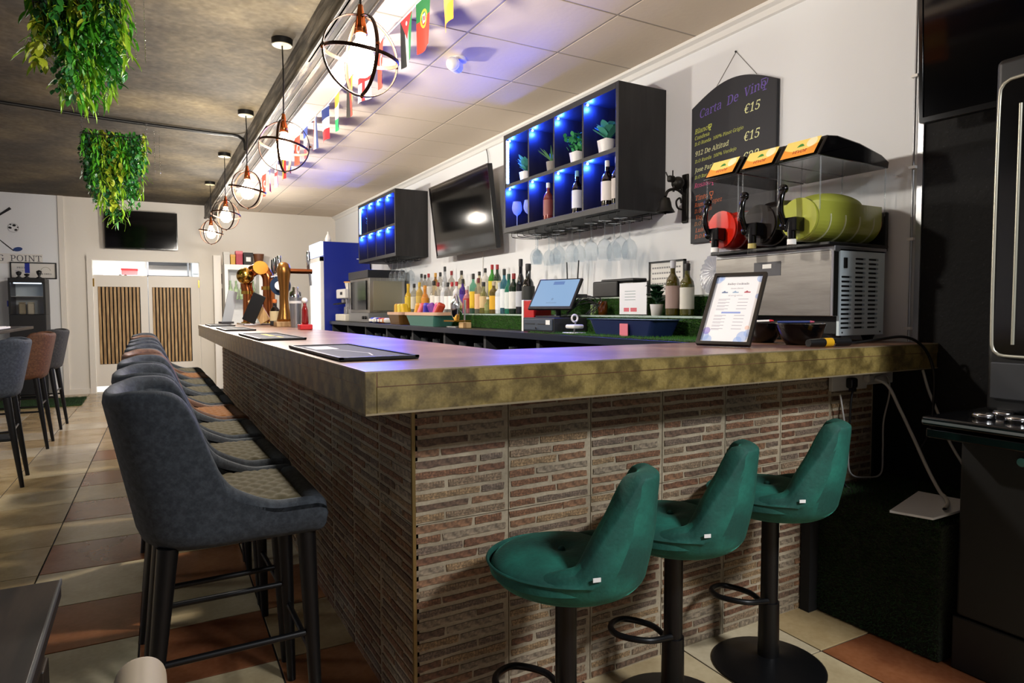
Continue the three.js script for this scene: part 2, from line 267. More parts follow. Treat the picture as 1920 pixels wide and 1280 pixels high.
// ---------- the bar ----------
const BX = .655, BZ = -1.75, CT = 1.10, AX = .4575, AZ = -1.54;
{
  const bar1 = thing('bar_counter', 'long L-shaped bar clad in thin brick tiles with a mottled bronze edge', 'bar', [1.0, 0, -3.2]);
  mk('body', [bb(BX + .012, BX + .12, 0, 1.05, -7.0, BZ - .012), bb(BX + .012, 2.83, 0, 1.05, BZ - .12, BZ - .012), bb(BX + .1, 1.1, .5, .53, -7.0, -2.0), bb(1.07, 1.1, 0, .53, -7.0, -2.0)], M.darkWood, bar1);
  const top = ext([[AX, -AZ], [XW, -AZ], [XW, 2.13], [1.13, 2.13], [1.13, 7.2], [AX, 7.2]].map(p => [Math.min(p[0], XW - .008), p[1]]), .036, .002).rotateX(-Math.PI / 2).translate(0, 1.062, 0);
  mk('countertop', top, M.ctop, bar1);
  const ap = mk('apron_panel', [bb(AX + .002, AX + .024, .994, 1.062, -7.2, AZ - .02), bb(AX + .002, AX + .02, 1.06, 1.094, -7.2, AZ - .02)].slice(0, 1), M.apron, bar1);
  mk('apron_panel', bb(AX + .03, 2.94, .996, 1.064, AZ - .022, AZ - .002), M.apron, bar1);
  mk('apron_band', bb(AX + .03, 2.94, 1.062, 1.0975, AZ - .012, AZ + .0005, .001, 1), M.apron, bar1);
  mk('apron_band', bb(AX - .0005, AX + .012, 1.062, 1.0975, -7.2, AZ - .03, .001, 1), M.apron, bar1);
  mk('corner_post', bb(AX - .001, AX + .028, .993, 1.0985, AZ - .028, AZ + .001, .002, 1), M.apron, bar1);
  mk('apron_panel', bb(AX + .02, 1.13, .994, 1.062, -7.2, -7.18), M.apron, bar1);
  mk('edge_strip', [bb(AX, 2.94, .9925, .997, AZ - .01, AZ + .002), bb(AX - .001, AX + .004, 1.0965, 1.1005, -7.2, AZ), bb(AX, XW - .01, 1.0965, 1.1005, AZ - .003, AZ + .001)], M.edge, bar1);
  mk('corner_profile', bb(BX - .004, BX + .006, 0, .995, BZ - .006, BZ + .004), std(0x8a7346, .35, .6), bar1);
  mk('plinth_gap', [bb(BX + .004, BX + .02, 0, .012, -7.0, BZ), bb(BX, 2.83, 0, .012, BZ - .02, BZ - .006)], M.blackMat, bar1);
  // brick tiles; each holds its own little bricks
  const pal = [[116, 82, 62], [128, 92, 68], [136, 102, 76], [136, 115, 92], [142, 127, 107], [118, 101, 86], [108, 86, 70], [148, 122, 90]];
  const bm = pal.map((p, i) => metric(std(0xffffff, .62, 0, { map: mapOf(p.map(v => v * .74), p.map(v => v * 1.18), i % 2 ? N3 : N2, 2.2, i % 2 ? 9 : 14, 34) })));
  const bg = []; for (let k = 0; k < 7; k++) {   // ragged brick outlines, one unit long
    const P = [], w = (a) => rnd(-a, a);
    for (let i = 0; i <= 5; i++) P.push([-.5 + i / 5 + (i % 5 ? w(.03) : w(.012)), -.5 + w(.09)]);
    for (let i = 5; i >= 0; i--) P.push([-.5 + i / 5 + (i % 5 ? w(.03) : w(.012)), .5 + w(.09)]);
    bg.push(norm(ext(P, 1)));
  }
  const TW = .3125, TH = .63, RH = TH / 20; let individual = 0; const rest = {};
  const place = (face, s, y, len, parent) => {       // s = distance of the brick's middle from the corner
    const k = Math.floor(rnd(0, 7)), c = Math.floor(rnd(0, 8)), th = rnd(.0022, .004), h = RH * rnd(.54, .66);
    if (parent) {
      const m = new THREE.Mesh(bgv(k, len), bm[c]); m.name = 'brick'; m.scale.set(1, h / .0225, th / .005);
      if (face) { m.position.set(BX + s, y, BZ); } else { m.position.set(BX, y, BZ - s); m.rotation.y = -Math.PI / 2; }
      m.position.sub(V(...bar1._b)).sub(parent.position); parent.add(m); individual++;
    } else {
      const g = bg[k].clone(); g.scale(len, h, th); if (!face) g.rotateY(-Math.PI / 2); g.translate(face ? BX + s : BX, y, face ? BZ : BZ - s); muv(g); (rest[c] ??= []).push(g);
    }
  };
  const cache = {}; const bgv = (k, len) => { const L = Math.max(.07, Math.round(len / .015) * .015), key = k + '_' + L; if (!cache[key]) { const g = bg[k].clone(); g.scale(L, .0225, .005); muv(g); cache[key] = g; } return cache[key]; };
  for (const face of [1, 0]) {
    const L = face ? 2.175 : 5.25, n = Math.ceil(L / TW);
    for (let i = 0; i < n; i++) for (let r = 0; r < 2; r++) {
      const s0 = i * TW, s1 = Math.min(L, s0 + TW) - .003, y0 = r * TH, y1 = Math.min(1.0, y0 + TH - .0025);
      const g = face ? bb(BX + s0, BX + s1, y0, y1, BZ - .014, BZ) : bb(BX, BX + .014, y0, y1, BZ - s1, BZ - s0);
      const t = mk('brick_tile', g, M.mortar, bar1);
      const rows = Math.floor((y1 - y0) / RH + .2);
      for (let q = 0; q < rows; q++) {
        const y = y0 + (q + .5) * RH; if (y + .01 > y1) continue;
        let s = s0 + .005; const end = s1 - .004;
        const cut = q % 3 === 0 ? [.32, .98] : q % 3 === 1 ? [.62, .98] : rnd() < .5 ? [.5, .98] : [.72, .98];
        for (const cc of cut) {
          const e = Math.min(end, s0 + TW * (cc + rnd(-.05, .05))); const len = e - s - .008; if (len < .03) continue;
          place(face, (s + e) / 2 - .004, y, len, face && i < 6 && individual < 296 && (r === 1 || q > 3) ? t : null); s = e;
        }
      }
    }
  }
  for (const c in rest) { const m = mk('brick_courses', mergeGeometries(rest[c]), Object.assign(bm[c].clone(), { userData: {} }), bar1); m.userData.kind = 'stuff'; }
}

// ---------- pendant lamps ----------
{
  const band = (R, w, t) => { // flat ring in the xy plane
    const g = new THREE.LatheGeometry([[R - t, -w / 2], [R, -w / 2], [R, w / 2], [R - t, w / 2], [R - t, -w / 2]].map(p => new THREE.Vector2(...p)), 56); return g.rotateX(Math.PI / 2);
  };
  const ringOut = std(0x3a2418, .4, .7), bulbM = emis(0xffe2b8, 30);
  const spots = [[-2.62, .12, 'largest glowing orb pendant lamp hanging in front of the flags'], [-4.28, 1.15, 'second glowing orb pendant lamp from the front along the beam'], [-5.95, .6, 'third glowing orb pendant lamp along the beam, in the middle of the row'], [-7.64, 2.0, 'fourth glowing orb pendant lamp along the beam'], [-9.42, .9, 'farthest and smallest glowing orb pendant lamp near the wall television']];
  for (const [z, turn, label] of spots) {
    const x = .78, y = 2.26, R = .16;
    const o = localThing('pendant_lamp', label, 'lamp', [x, y, z], turn, 'orb pendant lamps along the beam');
    mk('canopy', cyl(.062, .062, .035, 0, HD - y - .035, 0, 32), M.black, o);
    mk('canopy_plate', cyl(.058, .058, .003, 0, HD - y - .039, 0, 32), std(0xcabf9d, .5), o);
    mk('cord', tube([[0, HD - y - .038, 0], [.004, .45, .002], [0, .195, 0]], .0045, 20, 6), M.black, o);
    mk('socket', lathe([[0, .2], [.01, .198], [.014, .17], [.022, .12], [.027, .085], [.0, .085]], 0, 0, 0, 24), M.copper, o);
    mk('ring', band(R, .014, .004), ringOut, o);
    mk('ring', band(R - .005, .014, .004).rotateY(Math.PI / 2), ringOut, o);
    mk('ring', band(R - .01, .014, .004).rotateX(Math.PI / 2 + .18).rotateY(.5), ringOut, o);
    mk('rivet', [sph(.007, 0, -R, 0, 8), sph(.007, R, 0, 0, 8), sph(.007, -R, 0, 0, 8), sph(.007, 0, 0, R, 8)], M.copper, o);
    mk('bulb', lathe([[0, -.082], [.026, -.077], [.047, -.056], [.055, -.026], [.05, .01], [.032, .044], [.02, .068], [.02, .085]], 0, 0, 0, 24), bulbM, o);
    const p = new THREE.PointLight(new THREE.Color().setRGB(...PENDANT_COL), PENDANT_CD, 0, 2); p.position.set(0, -.01, 0); p.castShadow = true; p.shadow.radius = 2.2; p.name = 'bulb_light'; o.add(p);
  }
  const lp = thing('ceiling_panel_light', 'square ceiling panel light over the aisle on the left, outside the view', 'lamp', [-2.6, HD - .03, -4.2]);
  mk('frame', bb(-2.92, -2.28, HD - .02, HD, -4.52, -3.88, .004), M.whitePaint, lp); mk('diffuser', bb(-2.89, -2.31, HD - .026, HD - .019, -4.49, -3.91), emis(new THREE.Color().setRGB(...PANEL_COL), 3), lp);
  const lr = new THREE.RectAreaLight(new THREE.Color().setRGB(.74, .87, 1), SIDE_I, .58, .58); lr.position.set(-2.6, HD - .04, -4.2); lr.lookAt(-2.6, 0, -4.2); scene.add(lr);
  // cool ceiling panel towards the front of the room
  const c = thing('ceiling_panel_light', 'square white ceiling panel light near the front of the room', 'lamp', [1.998, 2.84, .975]);
  mk('frame', ext(rrect(.58, .58, .01, 2), .02, 0, [rrect(.53, .53, .005, 2)]).rotateX(-Math.PI / 2).translate(1.998, HC - .012, .975), M.whitePaint, c);
  mk('diffuser', bb(1.733, 2.263, HC - .004, HC + .01, .71, 1.24), emis(new THREE.Color().setRGB(...PANEL_COL), 3), c);
  const r = new THREE.RectAreaLight(new THREE.Color().setRGB(...PANEL_COL), PANEL_I, .53, .53); r.position.set(1.998, HC - .02, .975); r.lookAt(1.998, 0, .975); scene.add(r);
}

// ---------- quilted bar stools ----------
function barStool(name, label, shellM, quiltM, group) {
  const o = localThing(name, label, 'bar stool', [0, 0, 0], 0, group);
  const A = .2, B = .235, L1 = .27;                      // path: front left arm, round the back, front right arm
  const path = s => {                                    // s in -1..1, 0 at the middle of the back
    const arc = 1.0, total = L1 + arc * .42, d = Math.abs(s) * total; let x, z;
    if (d > .42) { x = d - .42; z = B; } else { const a = (1 - d / .42) * Math.PI / 2; x = -A * Math.pow(Math.sin(a), .8); z = B * Math.pow(Math.max(0, Math.cos(a)), .62); }
    return [x, Math.sign(s || 1) * z];
  };
  const nrm = s => { const e = .004, a = path(Math.max(-1, s - e)), b = path(Math.min(1, s + e)); const dx = b[0] - a[0], dz = b[1] - a[1], l = Math.hypot(dx, dz) || 1; return [-dz / l, dx / l].map(v => -v); };
  const topH = x => .735 + .317 * (.78 / (1 + Math.exp((x + .018) / .013)) + .22 * sst(.15, -.05, x)) - .012 * sst(-.12, -.2, x);
  const P = (s, off, y) => { const [x, z] = path(s), [nx, nz] = nrm(s); const back = sst(.1, -.15, x); const t = Math.max(0, y - .66); return [x + nx * off - t * .2 * back, y, z + nz * off + z * t * .12 * back]; };
  // which way is inward
  const pin = P(0, .05, .7)[0] > P(0, 0, .7)[0] ? 1 : -1;
  const sec = top => [[.17, .632], [.09, .626], [.03, .632], [.008, .65], [0, .68], [0, lerp(.68, top, .35)], [0, lerp(.68, top, .7)], [0, top - .028], [.006, top - .01], [.018, top], [.032, top - .002], [.043, top - .014], [.047, top - .034], [.047, lerp(.7, top, .6)], [.047, lerp(.7, top, .25)], [.047, .695]];
  const shell = surf(180, 15, (u, v) => {
    const s = u * 2 - 1, [x] = path(s), q = sec(topH(x)), [of, y] = q[Math.round(v * 15)];
    const endr = Math.min(1, (1 - Math.abs(s)) / .06), k = Math.sqrt(Math.max(0, 1 - (1 - endr) ** 2));
    const mid = .024, o2 = of > .06 ? of : lerp(mid, of, k); const yy = of > .06 ? y : lerp(.68, y, Math.max(.0, k));
    if (of > .05) { const b = P(s, pin * .03, y), k2 = (of - .03) / .2; return [lerp(b[0], .03, k2), y, lerp(b[2], 0, k2)]; }
    return P(s, pin * o2, yy);
  });
  mk('shell', shell, shellM, o);
  mk('seat_base', bb(-.12, .235, .632, .70, -.185, .185, .02), shellM, o);
  mk('front_rail', bb(.205, .268, .632, .73, -.225, .225, .028, 3), shellM, o);
  const dia = (a, b) => { const p = Math.abs(Math.sin(a)), q = Math.abs(Math.sin(b)); return Math.pow(p * q, .45); };
  mk('seat_cushion', surf(64, 64, (u, v) => {
    const x = lerp(-.165, .215, u), zm = x > 0 ? .197 : Math.min(.197, B * Math.pow(Math.sqrt(1 - Math.min(.999, Math.pow(-x / A, 1.25)) ** 2), .62) - .03), z = lerp(-zm, zm, v), e = Math.min(1, Math.min(u, 1 - u, v, 1 - v) / .06);
    return [x, .706 + .022 * Math.sqrt(e) + .008 * Math.sin(u * 3.1) * Math.sin(v * 3.1) + .008 * e * dia((x * 1.0 + z * .8) * 62, (x * 1.0 - z * .8) * 62), z];
  }), quiltM, o);
  mk('back_pad', surf(64, 40, (u, v) => {
    const s = lerp(-.52, .52, u), [x] = path(s), y = lerp(.72, topH(x) - .03, v), e = Math.min(1, Math.min(u, 1 - u, v, 1 - v) / .08);
    return P(s, pin * (.044 + .006 * e + .007 * e * dia((s * .5 + y) * 38, (s * .5 - y) * 38)), y);
  }), shellM, o);
  for (const sx of [-1, 1]) for (const sz of [-1, 1]) mk('leg', bar([sx > 0 ? .215 : -.13, .64, sz * .175], [sx > 0 ? .235 : -.2, 0, sz * .2], .026, .0135, 14).rotateY(0), M.blackMetal, o);
  const lg = (sx, sz, y) => { const t = 1 - y / .64; return [lerp(sx > 0 ? .215 : -.13, sx > 0 ? .235 : -.2, t), y, sz * lerp(.175, .2, t)]; };
  for (const sz of [-1, 1]) mk('stretcher', bar(lg(-1, sz, .34), lg(1, sz, .34), .009), M.blackMetal, o);
  mk('footrest', bar(lg(1, -1, .27), lg(1, 1, .27), .009), M.blackMetal, o);
  mk('stretcher', bar(lg(-1, -1, .4), lg(-1, 1, .4), .009), M.blackMetal, o);
  return o;
}
const G1 = 'quilted bar stools along the front of the bar';
const stoolA = barStool('bar_stool', 'grey quilted bar stool nearest the viewer', M.fabric, M.quilt, G1);
const stoolB = barStool('bar_stool', 'brown quilted bar stool, fourth from the front along the bar', M.fabricBrown, M.quiltBrown, G1);
const ord = ['', 'second', 'third', 'fourth', 'fifth', 'sixth', 'seventh', 'eighth', 'ninth'];
for (let i = 0; i < 9; i++) {
  const p = [.165, 0, -2.047 - i * .529], tn = [0, .02, -.015, .03, -.02, .01, -.02, .02, 0][i];
  if (i === 0) { stoolA.position.set(...p); } else if (i === 3) { stoolB.position.set(...p); stoolB.rotation.y = tn; }
  else copyOf(i === 7 ? stoolB : stoolA, i === 7 ? 'brown quilted bar stool, the far one, eighth along the bar' : i === 8 ? 'grey quilted bar stool at the far end of the bar' : `grey quilted bar stool, ${ord[i]} from the front along the bar`, p, tn);
}
copyOf(stoolA, 'grey bar stool at the high table, nearest of the three by the aisle', [-1.0, 0, -5.87], Math.PI + .05, 'bar stools at the high table');
copyOf(stoolB, 'brown bar stool at the high table between a grey and a dark one', [-1.0, 0, -7.35], Math.PI, 'bar stools at the high table');
{ const d = copyOf(stoolA, 'dark bar stool at the far end of the high table', [-.99, 0, -8.45], Math.PI - .05, 'bar stools at the high table'); d.traverse(m => { if (m.isMesh && m.material === M.fabric) m.material = M.fabricDark; }); }

// ---------- green velvet stools ----------
function velvetStool(label, pos, turn, seatH) {
  const o = localThing('velvet_stool', label, 'bar stool', pos, turn, 'green velvet stools at the bar end');
  const y0 = seatH - .09;                                // underside of the bowl; back of the seat towards +x
  const hT = a => { const d = Math.abs(a) / Math.PI; return .052 + .215 * (1 - sst(.15, .38, d)) + .05 * (1 - sst(.25, .75, d)); };
  const Rr = a => .205 * (1 + .05 * Math.cos(2 * a));
  const bowl = surf(120, 51, (u, v) => {
    const a = (u * 2 - 1) * Math.PI, h = hT(a), R = Rr(a), back = sst(.09, .25, h), wid = 1 - .3 * back;
    const F = [[.04, -.01], [.1, -.008], [.155, .004], [.188, .03], [.203, .065], [.207, Math.max(.07, h * .5)], [.2, Math.max(.072, h * .8)], [.196, h - .012], [.19, h + .002], [.17, h + .012], [.148, h + .008], [.134, h - .008], [.128, Math.max(.058, h * .8)], [.13, Math.max(.056, h * .5)], [.132, .055], [.1, .052], [.05, .05], [0, .05]], ft = v * 17, fi = Math.min(16, Math.floor(ft)), fr = ft - fi, gp = k => F[Math.max(0, Math.min(17, k))], cm = c => { const a0 = gp(fi - 1)[c], a1 = gp(fi)[c], a2 = gp(fi + 1)[c], a3 = gp(fi + 2)[c]; return a1 + .5 * fr * (a2 - a0 + fr * (2 * a0 - 5 * a1 + 4 * a2 - a3 + fr * (3 * (a1 - a2) + a3 - a0))); }, f = [cm(0), cm(1)];
    const top = Math.max(0, f[1] - .07), k = f[0] / .205 * R / .205;
    let x = Math.cos(a) * k * .205, z = Math.sin(a) * k * .205;
    x += top * .16 * back; z *= 1 - .34 * back * Math.max(0, Math.min(1, top / .3)) ** 1.3;
    return [x, y0 + f[1], z];
  });
  mk('bucket', bowl, M.velvet, o);
  mk('seat_cushion', surf(48, 16, (u, v) => { const a = u * 2 * Math.PI, r = .19 * Math.sin(v * Math.PI / 2), d = Math.cos(v * Math.PI / 2); const pinch = Math.exp(-((r / .03) ** 2)) * .014; return [Math.cos(a) * r - .012, y0 + .045 + .058 * d ** .6 - pinch, Math.sin(a) * r * 1.03]; }), M.velvet, o);
  mk('seat_button', sph(.01, -.012, y0 + .092, 0, 12), M.velvet, o);
  for (let i = -2; i <= 2; i++) { const a = i * .2; mk('back_pleat', tube([[.128 * Math.cos(a), y0 + .075, .145 * Math.sin(a)], [.15 * Math.cos(a * .8), y0 + .17, .12 * Math.sin(a)], [.155 * Math.cos(a * .6), y0 + .19, .1 * Math.sin(a)]], .016, 12, 8), M.velvet, o); }
  mk('tag', bb(-.01, .01, y0 + .088, y0 + .098, .2065, .2085).rotateY(.62), M.paper, o);
  mk('column', [cyl(.029, .029, y0 - .16, 0, .16, 0, 24), cyl(.034, .036, .2, 0, .03, 0, 24)], M.blackMetal, o);
  mk('base', lathe([[0, .042], [.036, .04], [.06, .028], [.12, .02], [.18, .011], [.19, .006], [.19, 0], [0, 0]], 0, 0, 0, 48), M.blackMetal, o);
  mk('footrest', tube([[.0, .24, .03], [-.06, .25, .1], [-.15, .25, .1], [-.19, .24, .03], [-.17, .225, -.06], [-.08, .21, -.08], [-.02, .2, -.03]], .010, 50, 8), M.blackMetal, o);
  return o;
}
velvetStool('green velvet swivel stool nearest the bar corner', [.965, 0, -1.43], -49 * D, .605);
velvetStool('green velvet swivel stool in the middle of the three', [1.41, 0, -1.495], -53 * D, .615);
velvetStool('green velvet swivel stool nearest the black wall', [1.875, 0, -1.515], -60 * D, .64);

// ---------- cube shelves with blue LEDs ----------
const ledM = emis(0x5a94ff, 16), ledDot = emis(0x9fc0ff, 14);
function cubeShelf(label, z1, z0, x0, y0, y1) {
  const s = thing('cube_shelf', label, 'shelf', [2.75, y0, (z0 + z1) / 2]), t = .03, W = z1 - z0, ym = 2.235;
  mk('side_panel', bb(x0, XW - .001, y0, y1, z1 - t, z1, .002, 1), M.shelfBlack, s); mk('side_panel', bb(x0, XW - .001, y0, y1, z0, z0 + t, .002, 1), M.shelfBlack, s);
  mk('top_panel', bb(x0, XW - .001, y1 - .04, y1, z0 + t, z1 - t, .002, 1), M.shelfBlack, s); mk('bottom_panel', bb(x0, XW - .001, y0, y0 + .04, z0 + t, z1 - t, .002, 1), M.shelfBlack, s);
  mk('middle_shelf', bb(x0 + .004, XW - .02, ym - .014, ym + .014, z0 + t, z1 - t), M.shelfBlack, s); mk('back_panel', bb(XW - .02, XW - .012, y0 + .02, y1 - .02, z0 + t, z1 - t), M.shelfBlack, s);
  const c = (W - 2 * t) / 4, div = [1, 2, 3].map(i => z0 + t + c * i);
  for (const z of div) mk('divider', [bb(x0 + .006, XW - .02, y0 + .04, ym - .014, z - .009, z + .009), bb(x0 + .006, XW - .02, ym + .014, y1 - .04, z - .009, z + .009)], M.shelfBlack, s);
  const strip = mk('led_strip', bb(x0 + .004, x0 + .03, ym + .02, y1 - .045, z0 + t + .001, z0 + t + .01), std(0xdfe6f5, .4), s);
  for (let i = 0; i < 16; i++) mk('led', bb(x0 + .008, x0 + .026, ym + .026 + i * .0208, ym + .041 + i * .0208, z0 + t + .01, z0 + t + .015), ledM, strip);
  const r = new THREE.RectAreaLight(0x2458ff, LED_STRIP, .3, .014); r.position.set(x0 + .015, (ym + y1) / 2, z0 + t + .022); r.lookAt(x0 + .015, (ym + y1) / 2, z1); r.rotateZ(Math.PI / 2); scene.add(r);
  for (let i = 0; i < 4; i++) for (const yy of [y1 - .04, ym - .014]) {
    const z = z0 + t + c * i + .02; 
    const l = mk('led_spot', sph(.008, x0 + .03, yy - .008, z, 10), ledDot, s);
    const p = new THREE.PointLight(0x2148ff, LED_SPOT, 0, 2); p.position.set(x0 + .045, yy - .03, z + .012); p.castShadow = true; p.shadow.radius = .5; p.name = 'led_light'; scene.add(p);
  }
  return { x0, y0, y1, ym, z0, z1, c, t };
}
const S1 = cubeShelf('near black cube shelf with blue lights, potted plants and wine', -3.235, -4.712, 2.565, 1.865, 2.645);
const S2 = cubeShelf('far black cube shelf with blue lights above the steel oven', -7.29, -8.79, 2.545, 1.868, 2.64);
const cellZ = (S, i) => S.z1 - S.t - S.c * (i + .5);     // 0 = nearest the viewer

// ---------- bottles and glasses ----------
const bmat = {}; const glassM = hex => bmat['g' + hex] ??= phy(hex, { roughness: .06, clearcoat: 1, clearcoatRoughness: .05 });
const clearM = hex => bmat['c' + hex] ??= phy(hex, { transmission: .85, roughness: .04, thickness: 0, ior: 1.45 });
const plainM = hex => bmat['p' + hex] ??= std(hex, .5);
const prof = {
  wine: (h, r) => [[0, 0], [r * .92, 0], [r, .01], [r, h * .58], [r * .9, h * .66], [r * .42, h * .76], [r * .36, h * .8], [r * .36, h]],
  spirit: (h, r) => [[0, 0], [r * .94, 0], [r, .008], [r, h * .66], [r * .88, h * .72], [r * .4, h * .79], [r * .36, h * .82], [r * .36, h]],
  tall: (h, r) => [[0, 0], [r * .9, 0], [r, .01], [r * .96, h * .5], [r * .62, h * .66], [r * .38, h * .74], [r * .36, h]],
  squat: (h, r) => [[0, 0], [r, .0], [r * 1.03, .01], [r * 1.0, h * .5], [r * .8, h * .64], [r * .42, h * .72], [r * .4, h]],
};
function bottle(label, [x, y, z], type, h, r, glass, lab, cap, clear, group) {
  const b = localThing('bottle', label, 'bottle', [x, y, z], 0, group), P = prof[type](h, r);
  mk('glass', lathe(P, 0, 0, 0, 20), clear ? clearM(glass) : glassM(glass), b);
  const k = type === 'wine' ? .55 : type === 'tall' ? .42 : .56;
  if (lab) mk('label', lathe([[r * 1.02, h * .14], [r * (type === 'tall' ? 1 : 1.02), h * k]], 0, 0, 0, 20), plainM(lab), b);
  const rc = P[P.length - 1][0]; if (cap) mk('cap', lathe([[rc * 1.06, h * .87], [rc * 1.12, h * .9], [rc * 1.12, h * 1.0], [rc * .9, h * 1.008], [0, h * 1.008]], 0, 0, 0, 16), plainM(cap), b);
  return b;
}
const goblet = [[0, .0], [.034, .001], [.034, .003], [.006, .006], [.0035, .02], [.0035, .085], [.008, .092], [.026, .105], [.038, .13], [.04, .15], [.036, .175], [.031, .195]];
function wineGlass(label, p, upside, k = 1, group, m0 = M.gobletGlass) {
  const g = localThing('wine_glass', label, 'glass', p, 0, group); const m = mk('glass', lathe(goblet.map(q => [q[0] * k, q[1] * k]), 0, 0, 0, 24), m0, g);
  if (upside) m.rotation.x = Math.PI; return g;
}
// shelf 1 content
const by = S1.y0 + .041, sh = 'bottles in the near cube shelf';
bottle('dark wine bottle with white label in the near shelf, right of its pair', [2.64, by, cellZ(S1, 0) - .0], 'wine', .30, .04, 0x120a08, 0xdcd8d2, 0xe8e4e2, 0, sh);
bottle('slimmer wine bottle behind another in the right compartment of the near shelf', [2.65, by, cellZ(S1, 0) + .09], 'wine', .31, .037, 0x0d0b10, 0xbfb8b0, 0xc9c4c0, 0, sh);
bottle('wine bottle with light blue capsule and white label in the near shelf', [2.65, by, cellZ(S1, 1) - .0], 'wine', .30, .037, 0x0c0a12, 0xdfe2ea, 0x7fb7d8, 0, sh);
bottle('rose wine bottle with white capsule in the near shelf', [2.65, by, cellZ(S1, 2) - .02], 'wine', .28, .038, 0x7d3a32, 0x8d4a44, 0xe6e6ea, 0, sh);
for (let i = 0; i < 5; i++) wineGlass('champagne flute among the flutes in the left compartment of the near shelf', [2.64 + .1 * (i % 2) + .02 * i, by, cellZ(S1, 3) - .12 + i * .058], false, 1.05, 'flutes in the near cube shelf', M.fluteGlass);
// potted plants
function leaf(len, w, bend) { return surf(6, 2, (u, v) => [len * u * Math.cos(bend * u), len * u * .9 * (1 - bend * u * .55), (v - .5) * w * Math.sin(Math.PI * (.08 + .92 * u) ** .8) * 1.0]); }
function pottedPlant(label, p, kind, pot) {
  const o = localThing('potted_plant', label, 'plant', p, 0, 'potted plants in the near cube shelf');
  const s = pot.s; mk('pot', pot.round ? lathe([[0, 0], [s * .38, 0], [s * .5, s * 1.0], [s * .46, s * 1.0], [s * .4, s * .7], [0, s * .7]], 0, 0, 0, 20) : (() => { const g = new THREE.CylinderGeometry(s * .72, s * .56, s, 4).rotateY(Math.PI / 4).translate(0, s / 2, 0); return g; })(), pot.m, o);
  mk('soil', cyl(s * .4, s * .4, .004, 0, s * .98, 0, 12), std(0x2a1c12, .9), o);
  const L = [];
  if (kind === 'spike') for (let i = 0; i < 26; i++) L.push(leaf(rnd(.09, .14), .016, rnd(.1, .5)).rotateY(rnd(0, 6.28)).translate(0, s, 0));
  if (kind === 'bush') for (let i = 0; i < 110; i++) L.push(leaf(rnd(.03, .042), .026, .6).rotateZ(rnd(-.6, .6)).rotateY(rnd(0, 6.28)).translate(rnd(-.075, .075), s + rnd(.0, .12), rnd(-.075, .075)));
  if (kind === 'broad') for (let i = 0; i < 17; i++) { const t = i / 17; L.push(leaf(rnd(.12, .165) * (1.1 - t * .3), .056, rnd(.7, 1.25)).rotateY(i * 2.4).translate(0, s + t * .07, 0)); }
  if (kind === 'rosette') for (let i = 0; i < 26; i++) { const t = i / 26; L.push(leaf(rnd(.08, .11), .044, rnd(.3, 1)).rotateY(i * 2.4).translate(0, s + t * .06, 0)); }
  mk('foliage', L, pot.leaf, o); return o;
}
const py = S1.ym + .0145, tealLeaf = std(0x4fa08a, .5), greenLeaf = std(0x3d9a55, .5);
pottedPlant('broad-leaved plant in a white square pot, top right of the near shelf', [2.655, py, cellZ(S1, 0) - .02], 'broad', { s: .095, m: M.potWhite, leaf: tealLeaf });
pottedPlant('small bushy plant in a white square pot, second from right in the near shelf', [2.655, py, cellZ(S1, 1) + .0], 'bush', { s: .085, m: M.potWhite, leaf: greenLeaf });
pottedPlant('spiky aloe-like plant in a grey pot in the near shelf', [2.67, py, cellZ(S1, 2)], 'spike', { s: .09, m: std(0x8b857c, .7), leaf: std(0x5d8f5a, .5), round: true });
pottedPlant('rosette plant in a white pot beside the blue light strip of the near shelf', [2.655, py, cellZ(S1, 3) + .0], 'rosette', { s: .08, m: M.potWhite, leaf: tealLeaf });
// shelf 2 content
bottle('pale bottle in the lower row of the far shelf', [2.68, S2.y0 + .041, cellZ(S2, 1) + .02], 'wine', .27, .036, 0xb9c8e8, 0xdde4f2, 0x9fb0d8, 0, 'items in the far cube shelf');
pottedPlant('small plant in a white pot in the far shelf', [2.66, S2.ym + .0145, cellZ(S2, 3) + .02], 'rosette', { s: .08, m: M.potWhite, leaf: tealLeaf });
pottedPlant('little broad-leaved plant at the right end of the far shelf', [2.72, S2.ym + .0145, cellZ(S2, 0) + .05], 'broad', { s: .07, m: M.potWhite, leaf: tealLeaf });
[[0, .2, 0], [2, .2, 0], [3, .2, 0], [1, 0, 1]].forEach(([i, dy, up], n) => {
  const m = thing('menu_card', ['leaning white card at the right end of the far shelf, lower row', 'leaning white card in the third lower compartment of the far shelf', 'leaning white card in the left lower compartment of the far shelf', 'leaning pale card in the upper row of the far shelf'][n], 'card', [2.7, up ? S2.ym + .015 : S2.y0 + .04, cellZ(S2, i)]);
  const yb = up ? S2.ym + .016 : S2.y0 + .041, zc = cellZ(S2, i) - .08;
  mk('sheet', ext([[0, 0], [.15, 0], [.15, .24], [0, .24]], .003).rotateX(-.2).rotateY(-Math.PI / 2 + .9).translate(2.66, yb + .004, zc + .03), M.paper, m);
});

